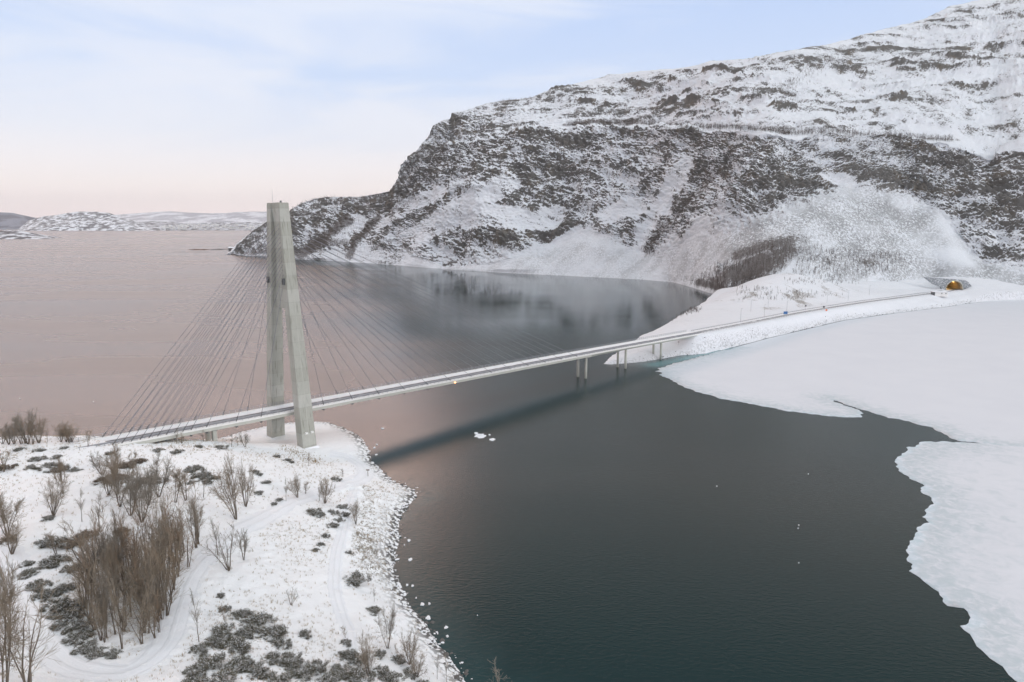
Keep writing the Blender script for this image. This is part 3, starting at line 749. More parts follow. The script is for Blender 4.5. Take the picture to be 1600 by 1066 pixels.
ice_sheet('ice', [(1700, 706), (1600, 702), (1560, 697), (1503, 690), (1488, 685.5), (1470, 677), (1450, 667), (1420, 658), (1390, 653), (1362, 645), (1338, 638), (1316, 630), (1292, 622), (1318, 633.5), (1340, 640), (1348, 645), (1345, 652), (1332, 653.5), (1300, 651), (1250, 644.5), (1215, 640), (1170, 630.5), (1120, 621.5), (1090, 612.5), (1062, 602), (1040, 590), (1030, 586), (1036, 583), (1023, 580.5), (1032, 578.5), (1028, 576), (1044, 571), (1060, 566), (1078, 562), (1100, 556), (1125, 549), (1150, 543)],
          [(1200, 529.5), (1260, 515.5), (1320, 501.5), (1400, 490), (1480, 480), (1505, 476), (1545, 471), (1600, 469), (1760, 468.6), (2050, 468.6), (2050, 712)], .22, .38)
ice_sheet('ice', [(1500, 691.5), (1470, 690), (1440, 691), (1420, 700), (1408, 712), (1402, 722), (1405, 735), (1425, 748), (1440, 757), (1443, 770), (1453, 784), (1450, 794), (1440, 808), (1452, 817), (1435, 828), (1419, 845), (1417, 870), (1425, 893), (1440, 908), (1465, 925), (1480, 946), (1505, 951), (1516, 970), (1505, 985), (1530, 1010), (1560, 1035), (1575, 1055), (1600, 1072), (1650, 1120), (1720, 1190)],
          [(2700, 1190), (2300, 900), (2050, 709.5), (1700, 705), (1600, 700.3), (1548, 694.6)], .18, .62)


# ------------------------------------------------------------------ the bridge
bridge = empty('cable_stayed_bridge', (0, 0, 0))
tag(bridge, 'long concrete cable-stayed bridge with a single tall tower crossing the fjord narrows', 'bridge')
def sweep(name, prof, s0, s1, m, step=3.0):
    n = max(2, int((s1-s0)/step)); V = []
    for i in range(n+1):
        s = s0+(s1-s0)*i/n
        for q, z in prof(s): V.append(dp_(s, q, z))
    k = len(prof(s0)); fc = []
    for i in range(n):
        for j in range(k): fc.append((i*k+j, i*k+(j+1) % k, (i+1)*k+(j+1) % k, (i+1)*k+j))
    fc.append(tuple(range(k))[::-1]); fc.append(tuple(n*k+j for j in range(k)))
    return mesh_obj(name, V, fc, m, bridge)
sweep('deck_girder', lambda s: [(HW, 0), (HW, -1.25), (HW-1.6, -1.75), (-HW+1.6, -1.75), (-HW, -1.25), (-HW, 0)], S0, SJ, M_GIRD)
sweep('approach_deck', lambda s: [(HW, 0), (HW, -.55), (HW-1.4, -.75), (HW-2.0, -1.7-.35*math.exp(-((s-SJ)/6)**2)), (-HW+2.0, -1.7), (-HW+1.4, -.75), (-HW, -.55), (-HW, 0)], SJ+.05, S1, M_GIRD)
# road surface
n = 160; V = []; A = []
for i in range(n+1):
    s = S0+(S1-S0)*i/n
    for k in range(15):
        q = HW-.35-(2*HW-.7)*k/14; V.append(dp_(s, q, .03)); A.append(k/14)
mesh_obj('roadway', V, grid_faces(n+1, 15), M_ROAD, bridge, True, {'across': A})
for sg in (1, -1):          # edge beams
    mb = MB()
    for i in range(90):
        a, b = S0+(S1-S0)*i/90, S0+(S1-S0)*(i+1)/90
        q0, q1 = sg*(HW+.12), sg*(HW-.34)
        mb.hexa([dp_(a, q0, -.30), dp_(a, q1, .002), dp_(a, q1, .22), dp_(a, q0, .22)], [dp_(b, q0, -.30), dp_(b, q1, .002), dp_(b, q1, .22), dp_(b, q0, .22)])
    mb.build('edge_beam', M_WHITE, bridge)
def railing(name, q, hgt, rails, step, m, rr=.035):
    mb = MB(); k = int((S1-S0)/step)
    for i in range(k+1):
        s = S0+i*step; mb.box(dp_(s, q, hgt/2+.1), (.05, .05, hgt/2), np.array([U, Q, ZZ]))
    for z in rails: mb.tube([dp_(S0+(S1-S0)*i/40, q, z) for i in range(41)], rr, 4)
    return mb.build(name, m, bridge)
railing('railing', -HW+.12, 1.25, (.45, .85, 1.3), 2.0, M_GALV, .05)
railing('railing', HW-.12, 1.15, (.5, 1.2), 2.0, M_GALV, .04)
mb = MB()
for i in range(int((S1-S0)/2.6)): mb.box(dp_(S0+i*2.6, HW-1.75, .4), (.06, .08, .4), np.array([U, Q, ZZ]))
for z in (.45, .72):
    for i in range(60):
        a, b = S0+(S1-S0)*i/60, S0+(S1-S0)*(i+1)/60
        mb.hexa([dp_(a, HW-1.80, z-.12), dp_(a, HW-1.88, z-.12), dp_(a, HW-1.88, z+.12), dp_(a, HW-1.80, z+.12)], [dp_(b, HW-1.80, z-.12), dp_(b, HW-1.88, z-.12), dp_(b, HW-1.88, z+.12), dp_(b, HW-1.80, z+.12)])
mb.build('guard_rail', M_GALV, bridge)
# tower
ZT = 81.6
def leg_c(z, sg):
    u = np.clip((z-3)/(ZT-3), -.1, 1); off = 11+(2.75-11)*u
    return off, 2.4+(1.65-2.4)*u, 2.05+(1.4-2.05)*u if u > 0 else 2.05
def tp(s, q, z): return TC+U*s+Q*q+ZZ*z
for sg in (1, -1):
    mb = MB(); lev = [-1, 3, 10, 20, 30, 40, 50, 60, 70, ZT]
    for z0, z1 in zip(lev[:-1], lev[1:]):
        o0, a0, b0 = leg_c(z0, sg); o1, a1, b1 = leg_c(z1, sg)
        mb.add([tp(i*a0, sg*o0+j*b0, z0) for i, j in ((-1, -1), (1, -1), (1, 1), (-1, 1))]+[tp(i*a1, sg*o1+j*b1, z1) for i, j in ((-1, -1), (1, -1), (1, 1), (-1, 1))],
               [(0, 1, 5, 4), (1, 2, 6, 5), (2, 3, 7, 6), (3, 0, 4, 7)])
    k = len(mb.v)-4; mb.f.append((k, k+1, k+2, k+3))
    leg = mb.build('tower_leg', M_CONC, bridge)
    bm = bmesh.new(); bm.from_mesh(leg.data); bmesh.ops.remove_doubles(bm, verts=bm.verts, dist=.001); bmesh.ops.recalc_face_normals(bm, faces=bm.faces)
    bmesh.ops.bevel(bm, geom=[e for e in bm.edges if abs((e.verts[0].co-e.verts[1].co).normalized().z) > .9], offset=.14, segments=1, affect='EDGES'); bm.to_mesh(leg.data); bm.free()
    o, a, b = leg_c(3.2, sg); pl = MB(); gz = float(near.z(*tp(0, sg*o, 0)[:2])); pl.box(tp(0, sg*o, gz-.8), (a+.5, b+.5, 1.0), np.array([U, Q, ZZ])); pl.build('footing', M_SNOW, leg)
    if sg == 1:
        o9, a9, b9 = leg_c(8.5, 1)
        for i in (-.9, .95):
            mb = MB(); mb.box(tp(i*1.1, o9+b9+.35, 8.6), (.42, .35, .30), np.array([U, Q, ZZ])); mb.build('floodlight', M_WHITE, leg)
    # inspection box where the lowest stays leave the leg
    for sd in (-1, 1):
        o5, a5, b5 = leg_c(57.3, sg); mb = MB(); mb.box(tp(sd*(a5+.3), sg*o5, 57.0), (.28, .55, 1.0), np.array([U, Q, ZZ])); mb.build('anchor_box', M_STEEL, leg)
    # seam joints down the outer face
    mb = MB()
    for z0, z1 in zip(lev[1:-1], lev[2:]):
        o0, a0, b0 = leg_c(z0, sg); o1, a1, b1 = leg_c(z1, sg)
        e0, e1 = sg*(o0+b0+.02), sg*(o1+b1+.02)
        mb.hexa([tp(-.06, e0-sg*.05, z0), tp(.06, e0-sg*.05, z0), tp(.06, e0, z0), tp(-.06, e0, z0)], [tp(-.06, e1-sg*.05, z1), tp(.06, e1-sg*.05, z1), tp(.06, e1, z1), tp(-.06, e1, z1)])
    mb.build('seam', M_GIRD, leg)
# wall joining the legs, set back between them, flaring out to full depth at the head
mb = MB()
zs = [48, 55, 62, 70, 72.5, 75, 77.5, 80, ZT-.02]; dep = [.2, .2, .2, .25, .4, .65, 1.0, 1.35, 1.6]
for i in range(len(zs)-1):
    qa, qb = leg_c(zs[i], 1), leg_c(zs[i+1], 1); wa, wb = qa[0]-qa[2]+.3, qb[0]-qb[2]+.3
    mb.add([tp(-dep[i], -wa, zs[i]), tp(dep[i], -wa, zs[i]), tp(dep[i], wa, zs[i]), tp(-dep[i], wa, zs[i]), tp(-dep[i+1], -wb, zs[i+1]), tp(dep[i+1], -wb, zs[i+1]), tp(dep[i+1], wb, zs[i+1]), tp(-dep[i+1], wb, zs[i+1])],
           [(0, 1, 5, 4), (1, 2, 6, 5), (2, 3, 7, 6), (3, 0, 4, 7)]+([(0, 3, 2, 1)] if i == 0 else [])+([(4, 5, 6, 7)] if i == len(zs)-2 else []))
head = mb.build('tower_head', M_CONC, bridge)
mb = MB(); mb.tube([tp(-.3, -2.6, ZT), tp(-.3, -2.6, ZT+4.4)], [.06, .03], 5); mb.build('mast', M_GALV, head)
mb = MB(); mb.box(tp(0, 2.2, ZT+.3), (.22, .22, .32), np.array([U, Q, ZZ])); mb.build('aviation_lamp', M_STEEL, head)
# stays
side_s = [-12, -20, -29]+[-33.5-2.3*k for k in range(10)]
main_s = [10+11.2*k for k in range(13)]
for fan in (side_s, main_s):
    for k, s in enumerate(fan):
        zt = 58+(75.2-58)*k/12
        for sg in (1, -1):
            o, a, b = leg_c(zt, sg); d = math.copysign(a-.1, s)
            top = tp(d, sg*o, zt); bot = dp_(s, sg*(HW-.1), .2)
            mb = MB(); mb.tube([top, bot], .074, 6); c = mb.build('stay_cable', M_CABLE, bridge)
            mb = MB(); vd = (top-bot)/np.linalg.norm(top-bot)
            mb.tube([bot, bot+vd*1.7], .14, 6); mb.build('sleeve', M_STEEL, c); mb = MB(); mb.box(dp_(s, sg*(HW-.25), -1.55), (.3, .3, .16), np.array([U, Q, ZZ])); mb.build('anchor', M_STEEL, c)
# piers, abutments
for s, zb_ in ((s_at(910), -3), (s_at(972), -2.5), (s_at(1027.5), -.5)):
    for q in (-2.5, 2.5):
        mb = MB(); mb.tube([tp(s, q, zb_), tp(s, q, dz(s)-1.66)], .62, 16); mb.build('pier', M_GIRD, bridge, True)
mb = MB()
for q in (-2.6, 2.6): mb.box(tp(-26, q, 9.5), (.6, .7, 3.4), np.array([U, Q, ZZ]))
mb.build('pier', M_GIRD, bridge)
mb = MB(); mb.box(tp(S1+.9, 0, dz(S1)-2.6), (.9, HW-.25, 2.4), np.array([U, Q, ZZ]))
for sg in (1, -1): mb.hexa([dp_(S1, sg*(HW-.2), -.3), dp_(S1, sg*(HW-.8), -.3), dp_(S1, sg*(HW-.8), -3.6), dp_(S1, sg*(HW-.2), -3.6)], [dp_(S1+11, sg*(HW-.2), -.3), dp_(S1+11, sg*(HW-.8), -.3), dp_(S1+11, sg*(HW-.8), -.8), dp_(S1+11, sg*(HW-.2), -.8)])
mb.build('abutment', M_GIRD, bridge)
m_amb, tt_, b_, _p = new_mat('amber_lamp'); b_.inputs['Emission Color'].default_value = (1, .45, .15, 1); b_.inputs['Emission Strength'].default_value = 4; b_.inputs['Base Color'].default_value = (.8, .4, .2, 1)
mb = MB(); mb.box(dp_(68, HW+.3, -.9), (.2, .16, .2), np.array([U, Q, ZZ])); mb.build('navigation_lamp', m_amb, bridge)

# ------------------------------------------------------------------ road on the far shore
strip('road', far, rc, 4.6, 0, M_ROAD, 15, zfun=lambda i, a: zc[i]+.06-(.45 if abs(a) > .99 else 0))
def guard(name, pts, zs_, off, label):
    P2 = np.array(pts); mb = MB(); V = []
    T = np.gradient(P2, axis=0); T /= np.linalg.norm(T, axis=1)[:, None]; Nv = np.stack([T[:, 1], -T[:, 0]], 1)
    L = [np.array([*(p+n_*off), z+.62]) for p, n_, z in zip(P2, Nv, zs_)]
    o = empty(name, L[0]-np.array([0, 0, .62])); base = np.array(o.location)
    mb.tube([l-base for l in L], .16, 4); mb.build('rail', M_GALV, o)
    mb = MB()
    for l in L: mb.box(l-base-np.array([0, 0, .35]), (.07, .07, .4))
    mb.build('posts', M_GALV, o)
    return tag(o, label, 'guard rail')
guard('guard_rail', rc[2:-6], zc[2:-6], 4.2, 'long grey steel guard rail on the bay side of the snowy road')
guard('guard_rail', rc[2:-14], zc[2:-14], -4.2, 'grey steel guard rail on the mountain side of the snowy road')

# ------------------------------------------------------------------ tunnel portal
pb = atz(1490.5, 453, 8.3); PD = pb[1]
face = np.array([-.10, -1, 0]); face /= np.linalg.norm(face); side = np.array([-face[1], face[0], 0])      # side points to the right
portal = empty('tunnel_portal', pb); tag(portal, 'arched road tunnel portal with grey stone wing walls set into the snowy slope', 'tunnel portal')
def pl(x, y, d=0.0): return side*x-face*d+ZZ*y          # local, d = depth into the hill
def m_stone():
    m, t, b, pos = new_mat('portal_masonry', .85, .2)
    v = t.add('ShaderNodeTexVoronoi'); v.inputs['Scale'].default_value = .55; t.link(t.mapping(pos, (1, 1, 1.6)), v.inputs['Vector'])
    n = t.noise(pos, 1.0, 5, .65)
    c = t.mix(v.outputs['Color'], (.16, .18, .19), (.34, .36, .38))
    c = t.mix(t.smooth(n, .52, .64), c, (.70, .72, .75)); t.link(c, b.inputs['Base Color']); bump(t, b, v.outputs['Distance'], .6, .3)
    return m
M_STONEWALL = m_stone()
sx = PD/1067
RA = 8.0
arch = [(RA*math.cos(a), 1.0+RA*1.0*math.sin(a)) for a in np.linspace(math.pi, 0, 25)]
arch = [(-RA, -1.5)]+arch+[(RA, -1.5)]
outer = [(-11.5, -1.5), (-12.5, 2.6), (-20.5, 5.6), (-30, 12.6), (-24, 12.4), (-10, 11.4), (0, 10.8), (10, 9.8), (13, 8.2), (17, 3.6), (20, -.8), (12, -1.5)]
V = []; fc = []
def ring_wall(inner, outr, d0, d1, name, m, parent):
    """wall between an arch opening and an outer outline, resampled to the same count"""
    def res(p, n_):
        p = np.array(p); L = np.r_[0, np.cumsum(np.linalg.norm(np.diff(p, axis=0), axis=1))]; s_ = np.linspace(0, L[-1], n_)
        return np.stack([np.interp(s_, L, p[:, 0]), np.interp(s_, L, p[:, 1])], 1)
    n_ = 60; a, b = res(inner, n_), res(outr, n_); V = []
    for d in (d0, d1):
        V += [pl(*q, d) for q in a]+[pl(*q, d) for q in b]
    fc = []
    for i in range(n_-1):
        fc += [(i, i+1, n_+i+1, n_+i), (2*n_+i, 3*n_+i, 3*n_+i+1, 2*n_+i+1), (n_+i, n_+i+1, 3*n_+i+1, 3*n_+i), (i, 2*n_+i, 2*n_+i+1, i+1)]
    return mesh_obj(name, V, fc, m, parent)
ring_wall([(q[0]*1.09, q[1]*1.09) for q in arch], outer, 0, 3.0, 'wing_wall', M_STONEWALL, portal)
ring_wall(arch, [(q[0]*1.085, q[1]*1.085) for q in arch], -.6, 3.2, 'arch_ring', M_GIRD, portal)
M_LINE = m_plain('tunnel_lining', (.26, .22, .16), .8, .3, .6)
V = [pl(x, y, d) for d in (3.3, 14, 45) for x, y in arch]; k = len(arch)
fcs = [(i*k+j, i*k+j+1, (i+1)*k+j+1, (i+1)*k+j) for i in range(2) for j in range(k-1)]; fcs.append(tuple(2*k+j for j in range(k)))
mesh_obj('tunnel_lining', V, fcs, M_LINE, portal)
mesh_obj('tunnel_floor', [pl(-RA-2, .25, -4), pl(RA+2, .25, -4), pl(RA, .25, 45), pl(-RA, .25, 45)], [(0, 1, 2, 3)], M_STEEL, portal)
m_l, tt_, b_, _p = new_mat('sodium_lamp'); b_.inputs['Emission Color'].default_value = (1, .62, .18, 1); b_.inputs['Emission Strength'].default_value = 5
for k in range(4):
    for xx in (-1.6, 2.2):
        mb = MB(); mb.box(pl(xx, 7.6, 7+k*8), (.6, .5, .12)); mb.build('lamp', m_l, portal)
ld = bpy.data.lights.new('tunnel_light', 'POINT'); lo = bpy.data.objects.new('tunnel_light', ld); COL.objects.link(lo); lo.parent = portal
lo.location = pl(1.5, 5.2, 14); ld.energy = 1100; ld.color = (1, .55, .14); ld.shadow_soft_size = 1.0

# ------------------------------------------------------------------ service building, signs, poles
hb = far.hit(1467, 463); hut = empty('service_building', hb); tag(hut, 'low white service building with a flat snowy roof below the tunnel mouth', 'building')
ha = R(-16); hx = np.array([math.cos(ha), math.sin(ha), 0]); hy = np.array([-hx[1], hx[0], 0]); HA = np.array([hx, hy, ZZ])
mb = MB(); mb.box(ZZ*1.9+hx*1.0, (5.4, 3.6, 2.1), HA); mb.build('wall', M_WHITE, hut)
mb = MB(); mb.box(ZZ*4.22+hx*.2, (6.8, 4.3, .22), HA); mb.build('roof', M_SNOW, hut)
mb = MB(); mb.box(ZZ*1.7-hx*5.2, (.8, 3.4, 1.9), HA); mb.build('porch', M_STEEL, hut)
for xx in (1.2, 4.6):
    mb = MB(); mb.box(ZZ*2.9+hx*xx-hy*3.62, (.42, .05, .38), HA); mb.build('window', M_STEEL, hut)
M_BLUE = m_plain('blue_sign', (.045, .14, .32), .5, .1, 1); M_ORNG = m_plain('orange_sign', (.7, .16, .05), .5, .1, 1)
def sign(px, py, z, wd, hg, top, m, label, legs=1):
    p = far.hit(px, py) if z is None else atz(px, py, z)
    o = empty('road_sign', p); tag(o, label, 'road sign')
    mb = MB(); mb.box((0, 0, top-hg/2), (wd/2, .05, hg/2)); mb.build('sign_board', m, o)
    for k in range(legs):
        x = 0 if legs == 1 else (-wd*.3, wd*.3)[k]
        mb = MB(); mb.tube([(x, .12, -.6), (x, .12, top-.1)], .07, 6); mb.build('pole', M_GALV, o)
    return o
sign(1227, 496, None, 2.9, 2.0, 4.2, M_BLUE, 'square blue road sign on two poles beside the far road', 2)
sign(1258.5, 484, None, 1.3, 1.2, 3.6, M_STEEL, 'small dark sign seen from behind on the mountain side of the road')
sign(1287, 483.5, None, 1.6, 1.4, 2.6, M_STEEL, 'dark square sign close to the far road, above the orange marker')
sign(1291, 488, None, 1.5, 1.2, 2.2, M_ORNG, 'bright orange marker board on the bay side of the far road')
sign(1060, 540, None, .9, .7, 2.0, M_GALV, 'small grey notice board on the snowy bank beside the bridge end')
def pole(px, py, hgt, label, group=None, land=None):
    p = (land or far).hit(px, py)
    if p is None: return
    mb = MB(); mb.tube([(0, 0, -.5), (0, 0, hgt)], [.11, .07], 6); mb.tube([(0, 0, hgt-.05), (.5, -.9, hgt+.1)], .06, 5); mb.box((.55, -1.0, hgt+.1), (.12, .25, .06))
    o = mb.build('lamp_post', M_GALV); o.location = [float(q) for q in p]; tag(o, label, 'lamp post', group)
for px, py in ((1157, 503), (1194, 495), (1229, 489), (1292, 474), (1325, 470), (1173, 487), (1200, 480), (1358, 462)):
    pole(px, py, 9, 'thin grey lamp post rising from the snow along the far road', 'lamp posts along the far road')
# small plank post by the shore track
p = near.hit(575, 745); mb = MB(); mb.tube([(0, 0, -.4), (0, 0, 2.1)], .09, 6); mb.box((0, 0, 2.0), (.5, .05, .16)); o = mb.build('signpost', M_BARK); o.location = [float(q) for q in p]
tag(o, 'short brown wooden post standing where the shore path bends below the tower', 'post')


# ------------------------------------------------------------------ bare trees and shrubs
class Seg:
    """many thin three-sided tapering twigs in one mesh"""
    def __init__(s): s.a = []; s.b = []; s.r = []
    def add(s, a, b, r0, r1): s.a.append(a); s.b.append(b); s.r.append((r0, r1))
    def build(s, name, m, parent):
        a, b, r = np.array(s.a), np.array(s.b), np.array(s.r); d = b-a; d /= np.linalg.norm(d, axis=1)[:, None]+1e-9
        ref = np.where(np.abs(d[:, 2:]) < .9, [[0, 0, 1.0]], [[1.0, 0, 0]]); e = np.cross(d, ref); e /= np.linalg.norm(e, axis=1)[:, None]; g = np.cross(d, e)
        V = []
        for k in range(3):
            an = 2*math.pi*k/3; o = e*math.cos(an)+g*math.sin(an); V.append(a+o*r[:, :1]); V.append(b+o*r[:, 1:])
        V = np.stack(V, 1).reshape(-1, 3); i = np.arange(len(a))[:, None]*6
        fc = np.concatenate([i+[[0, 2, 3, 1]], i+[[2, 4, 5, 3]], i+[[4, 0, 1, 5]]])
        return mesh_obj(name, V, fc, m, parent)
def rv(): v = rng.normal(size=3); return v/np.linalg.norm(v)
def bare_tree(name, stems, spread, seed, m, dens=1.0, tw=1.0, first=.22):
    """unit height; stems fan out from the base, each with limbs, twigs and fine spray"""
    global rng
    rng = np.random.default_rng(seed)
    root = empty(name); T, C_ = Seg(), Seg()
    for i in range(stems):
        az = 2*math.pi*(i+rng.uniform(0, .7))/stems; tilt = spread*rng.uniform(.35, 1.0) if stems > 1 else rng.uniform(0, .06)
        d = np.array([math.cos(az)*math.sin(tilt), math.sin(az)*math.sin(tilt), math.cos(tilt)])
        L = rng.uniform(.72, 1.0)*(1 if i else 1.0); n_ = 7; p = np.array([math.cos(az), math.sin(az), 0])*.012*(stems > 1)-np.array([0, 0, .03]); r0 = (.013 if stems > 2 else .016)*tw*L
        for k in range(n_):
            d = d+rv()*.15+np.array([0, 0, .04]); d /= np.linalg.norm(d); q = p+d*L/n_; ra, rb_ = r0*(1-k/n_)+.0025*tw, r0*(1-(k+1)/n_)+.0022*tw
            (T if k < 5 else C_).add(p, q, ra, rb_)
            if (k+.5)/n_ > first:
                for j in range(int(round(rng.integers(2, 5)*dens))):
                    e = d*rng.uniform(.6, 1.0)+rv()*.85; e /= np.linalg.norm(e); l1 = L*(.36-.22*k/n_)*rng.uniform(.7, 1.3); o = p+(q-p)*rng.uniform(); prev = o
                    for h in range(3):
                        e = e+rv()*.20+np.array([0, 0, .10]); e /= np.linalg.norm(e); nx = prev+e*l1/3
                        C_.add(prev, nx, .0030*tw*(1-h*.22), .0023*tw*(1-h*.25))
                        for _ in range(int(round(4*dens))):
                            f = e*.9+rv()*.7+np.array([0, 0, .2]); f /= np.linalg.norm(f); l2 = l1*rng.uniform(.28, .62); c0 = prev+(nx-prev)*rng.uniform(); c1 = c0+f*l2
                            C_.add(c0, c1, .0018*tw, .0012*tw)
                            g = f+rv()*.6; g /= np.linalg.norm(g); C_.add(c0+f*l2*.5, c0+f*l2*.5+g*l2*.6, .0013*tw, .0009*tw)
                        prev = nx
            p = q
    T.build('trunk', M_BARK, root); C_.build('crown', m, root)
    return root
PROTO = {
    'birch': [bare_tree('bare_birch', 1, 0, 11, M_TWIG_G, 1.0, 1.1), bare_tree('bare_birch', 2, .16, 12, M_TWIG, 1.0, 1.1)],
    'willow': [bare_tree('bare_willow', 8, .55, 21, M_TWIG_G, .9), bare_tree('bare_willow', 10, .62, 22, M_TWIG, .85), bare_tree('bare_willow', 7, .48, 23, M_TWIG, .95), bare_tree('bare_willow', 5, .66, 24, M_TWIG_G, 1.1), bare_tree('bare_willow', 12, .58, 25, M_TWIG, .7)],
    'open': [bare_tree('bare_willow', 6, .55, 31, M_TWIG_G, .55, 1.1, .35)],
    'thicket': [bare_tree('bare_alder', 3, .14, 41, M_TWIG_R, .5, .9, .25), bare_tree('bare_alder', 4, .20, 42, M_TWIG, .55, .9, .2), bare_tree('bare_alder', 2, .12, 43, M_TWIG_G, .6, .95, .3)],
}
WIDTH = {'birch': .48, 'willow': .95, 'open': .95, 'thicket': .42, 'bush': 1.6}
used = set()
def copy_tree(o, parent=None):
    c = o.copy(); COL.objects.link(c)
    if parent: c.parent = parent
    for ch in o.children: copy_tree(ch, c)
    return c
def plant(kind, px, py, hpx, wpx, label, cat, group=None, k=None, land=None):
    p = (land or near).hit(px, py)
    if p is None: return None
    k = random.randrange(len(PROTO[kind])) if k is None else k; pr = PROTO[kind][k]
    o = pr if (kind, k) not in used else copy_tree(pr); used.add((kind, k))
    dist = math.hypot(p[0], p[1]) ; depth = p[1]*CP-(p[2]-H)*SP
    hh = hpx*depth/F/.97; ww = (wpx or hpx*WIDTH[kind])*depth/F/WIDTH[kind]
    o.location = [float(q) for q in p-np.array([0, 0, .05])]; o.rotation_euler = (random.gauss(0, .05), random.gauss(0, .05), random.uniform(0, 6.28)); o.scale = (ww, ww*random.uniform(.85, 1.15), hh)
    tag(o, label, cat, group); return o

SINGLE = [
    ('birch', 138, 697, 32, 14, 'slim bare tree standing alone where the bridge deck meets the snowy crest'),
    ('willow', 383, 699, 26, 18, 'small spiky bare shrub on the crest just left of the far tower leg'),
    ('birch', 372, 696, 20, 8, 'thin grey sapling beside the spiky shrub on the crest left of the tower'),
    ('birch', 362, 698, 20, 14, 'short rounded bare bush on the crest, left of the thin sapling'),
    ('willow', 84, 806, 62, 42, 'fan shaped bare willow on open snow at left with a small juniper at its foot'),
    ('willow', 98, 772, 62, 28, 'taller bare willow directly behind the fan shaped willow at left'),
    ('birch', 128, 816, 56, 20, 'narrow bare birch alone between the left willow and the big willow clump'),
    ('birch', 155, 832, 64, 34, 'sparse two-stemmed bare tree right of the narrow birch'),
    ('willow', 369, 812, 106, 54, 'tallest bare willow standing by itself above the path, dense grey brown crown'),
    ('willow', 384, 792, 80, 36, 'bare willow half hidden behind the tallest willow above the path'),
    ('open', 358, 892, 78, 66, 'low forked bare tree with open spreading branches beside the path'),
    ('willow', 381, 876, 58, 32, 'dense little bare shrub right of the low forked tree'),
    ('birch', 341, 868, 62, 22, 'slender bare birch left of the low forked tree at the path edge'),
    ('birch', 88, 866, 48, 22, 'small single-trunk tree with a tufted crown over grey junipers at left'),
    ('willow', 12, 838, 74, 66, 'large bare shrub at the left picture edge, above the path start'),
    ('willow', 19, 868, 56, 44, 'smaller bare shrub in front of the large one at the left edge'),
    ('birch', 6, 738, 40, 26, 'thin bare tree over a brown bush at the far left, high on the slope'),
    ('birch', 311, 1004, 88, 24, 'slender leafless birch on the outer side of the path bend'),
    ('birch', 353, 976, 42, 16, 'faint thin sapling on snow right of the slender birch'),
    ('open', 455, 946, 32, 26, 'tiny pale many-stemmed shrub alone on the open snowy slope'),
    ('willow', 606, 1014, 82, 40, 'tall bare willow in the lower middle close to the shore'),
    ('willow', 640, 1038, 60, 46, 'broad bare willow right of the tall one close to the shore'),
    ('willow', 652, 1058, 46, 36, 'bare shrub in front of the broad shore willow'),
    ('willow', 577, 1058, 74, 42, 'dark bare willow among junipers at the bottom, left of the shore willows'),
    ('birch', 540, 998, 28, 10, 'small upright sapling growing out of a low juniper'),
    ('birch', 683, 1062, 46, 12, 'thin bare sapling on the lower shore, left of its twin'),
    ('birch', 698, 1068, 50, 12, 'thin bare sapling nearest the stony shore at the bottom'),
    ('thicket', 779, 1108, 92, 46, 'russet bare tree poking up at the bottom edge in front of the water'),
    ('willow', 6, 1088, 215, 110, 'huge bare willow filling the bottom left corner'),
    ('thicket', 44, 1080, 150, 70, 'brown bare willow right of the huge corner willow'),
    ('willow', -20, 1000, 150, 90, 'bare willow at the left edge behind the huge corner willow'),
    ('birch', 482, 729, 22, 10, 'small grey sapling just in front of the near tower leg'),
    ('birch', 447, 784, 38, 12, 'narrow upright sapling at the left of the group beside the tower path'),
    ('willow', 465, 778, 40, 30, 'bushy bare shrub in the middle of the group beside the tower path'),
    ('birch', 477, 772, 26, 14, 'short sapling at the right of the group beside the tower path'),
    ('willow', 508, 787, 46, 32, 'fan shaped bare shrub at the fork of the shore paths'),
    ('birch', 499, 783, 30, 8, 'thin grey sapling left of the fan shaped shrub at the path fork'),
    ('birch', 536, 744, 14, 7, 'tiny sapling beside a dark juniper near the tower path'),
    ('willow', 556, 820, 42, 24, 'grey brown bare shrub at the top of the eroded shore bluff'),
    ('birch', 585, 940, 24, 10, 'small yellowish bare shrub on the slope above the shore boulders'),
]
for kd, px, py, h_, w_, lb in SINGLE:
    plant(kd, px, py, h_, w_, lb, 'shrub' if any(q in lb for q in ('shrub', 'bush')) else 'tree')
for kd, px, py, h_, w_ in [('willow', 22, 694, 44, 34), ('willow', 44, 694, 58, 44), ('willow', 61, 693, 44, 34), ('willow', 4, 694, 30, 30), ('birch', 74, 692, 24, 8), ('willow', 96, 691, 32, 24), ('willow', 112, 691, 32, 32), ('thicket', 34, 694, 46, 28), ('thicket', 52, 694, 44, 28), ('willow', 104, 691, 28, 26), ('thicket', 40, 693, 40, 26), ('willow', 14, 695, 30, 24), ('thicket', 108, 692, 28, 22)]:
    plant(kd, px, py, h_, w_, 'bare brown tree on the left skyline crest against the pink water', 'tree', 'skyline trees at left')
for kd, px, py, h_, w_ in [('birch', 276, 692, 22, 16), ('birch', 318, 690, 20, 16), ('thicket', 284, 693, 18, 14)]:
    plant(kd, px, py, h_, w_, 'low bare bush growing right under the bridge deck edge', 'bush', 'bushes below the deck')
for kd, px, py, h_, w_ in [('willow', 160, 742, 42, 38), ('willow', 182, 742, 52, 40), ('birch', 208, 742, 44, 24), ('willow', 204, 806, 92, 58), ('willow', 222, 816, 82, 58), ('willow', 188, 792, 84, 54), ('willow', 248, 777, 66, 42), ('birch', 245, 742, 42, 26), ('birch', 274, 786, 62, 28), ('birch', 291, 782, 62, 34), ('birch', 318, 778, 48, 16), ('willow', 232, 790, 62, 40), ('willow', 170, 775, 54, 40), ('birch', 283, 760, 40, 20)]:
    plant(kd, px, py, h_, w_, 'bare grey willow in the loose clump on the upper slope behind the thicket', 'tree', 'willows of the upper clump')
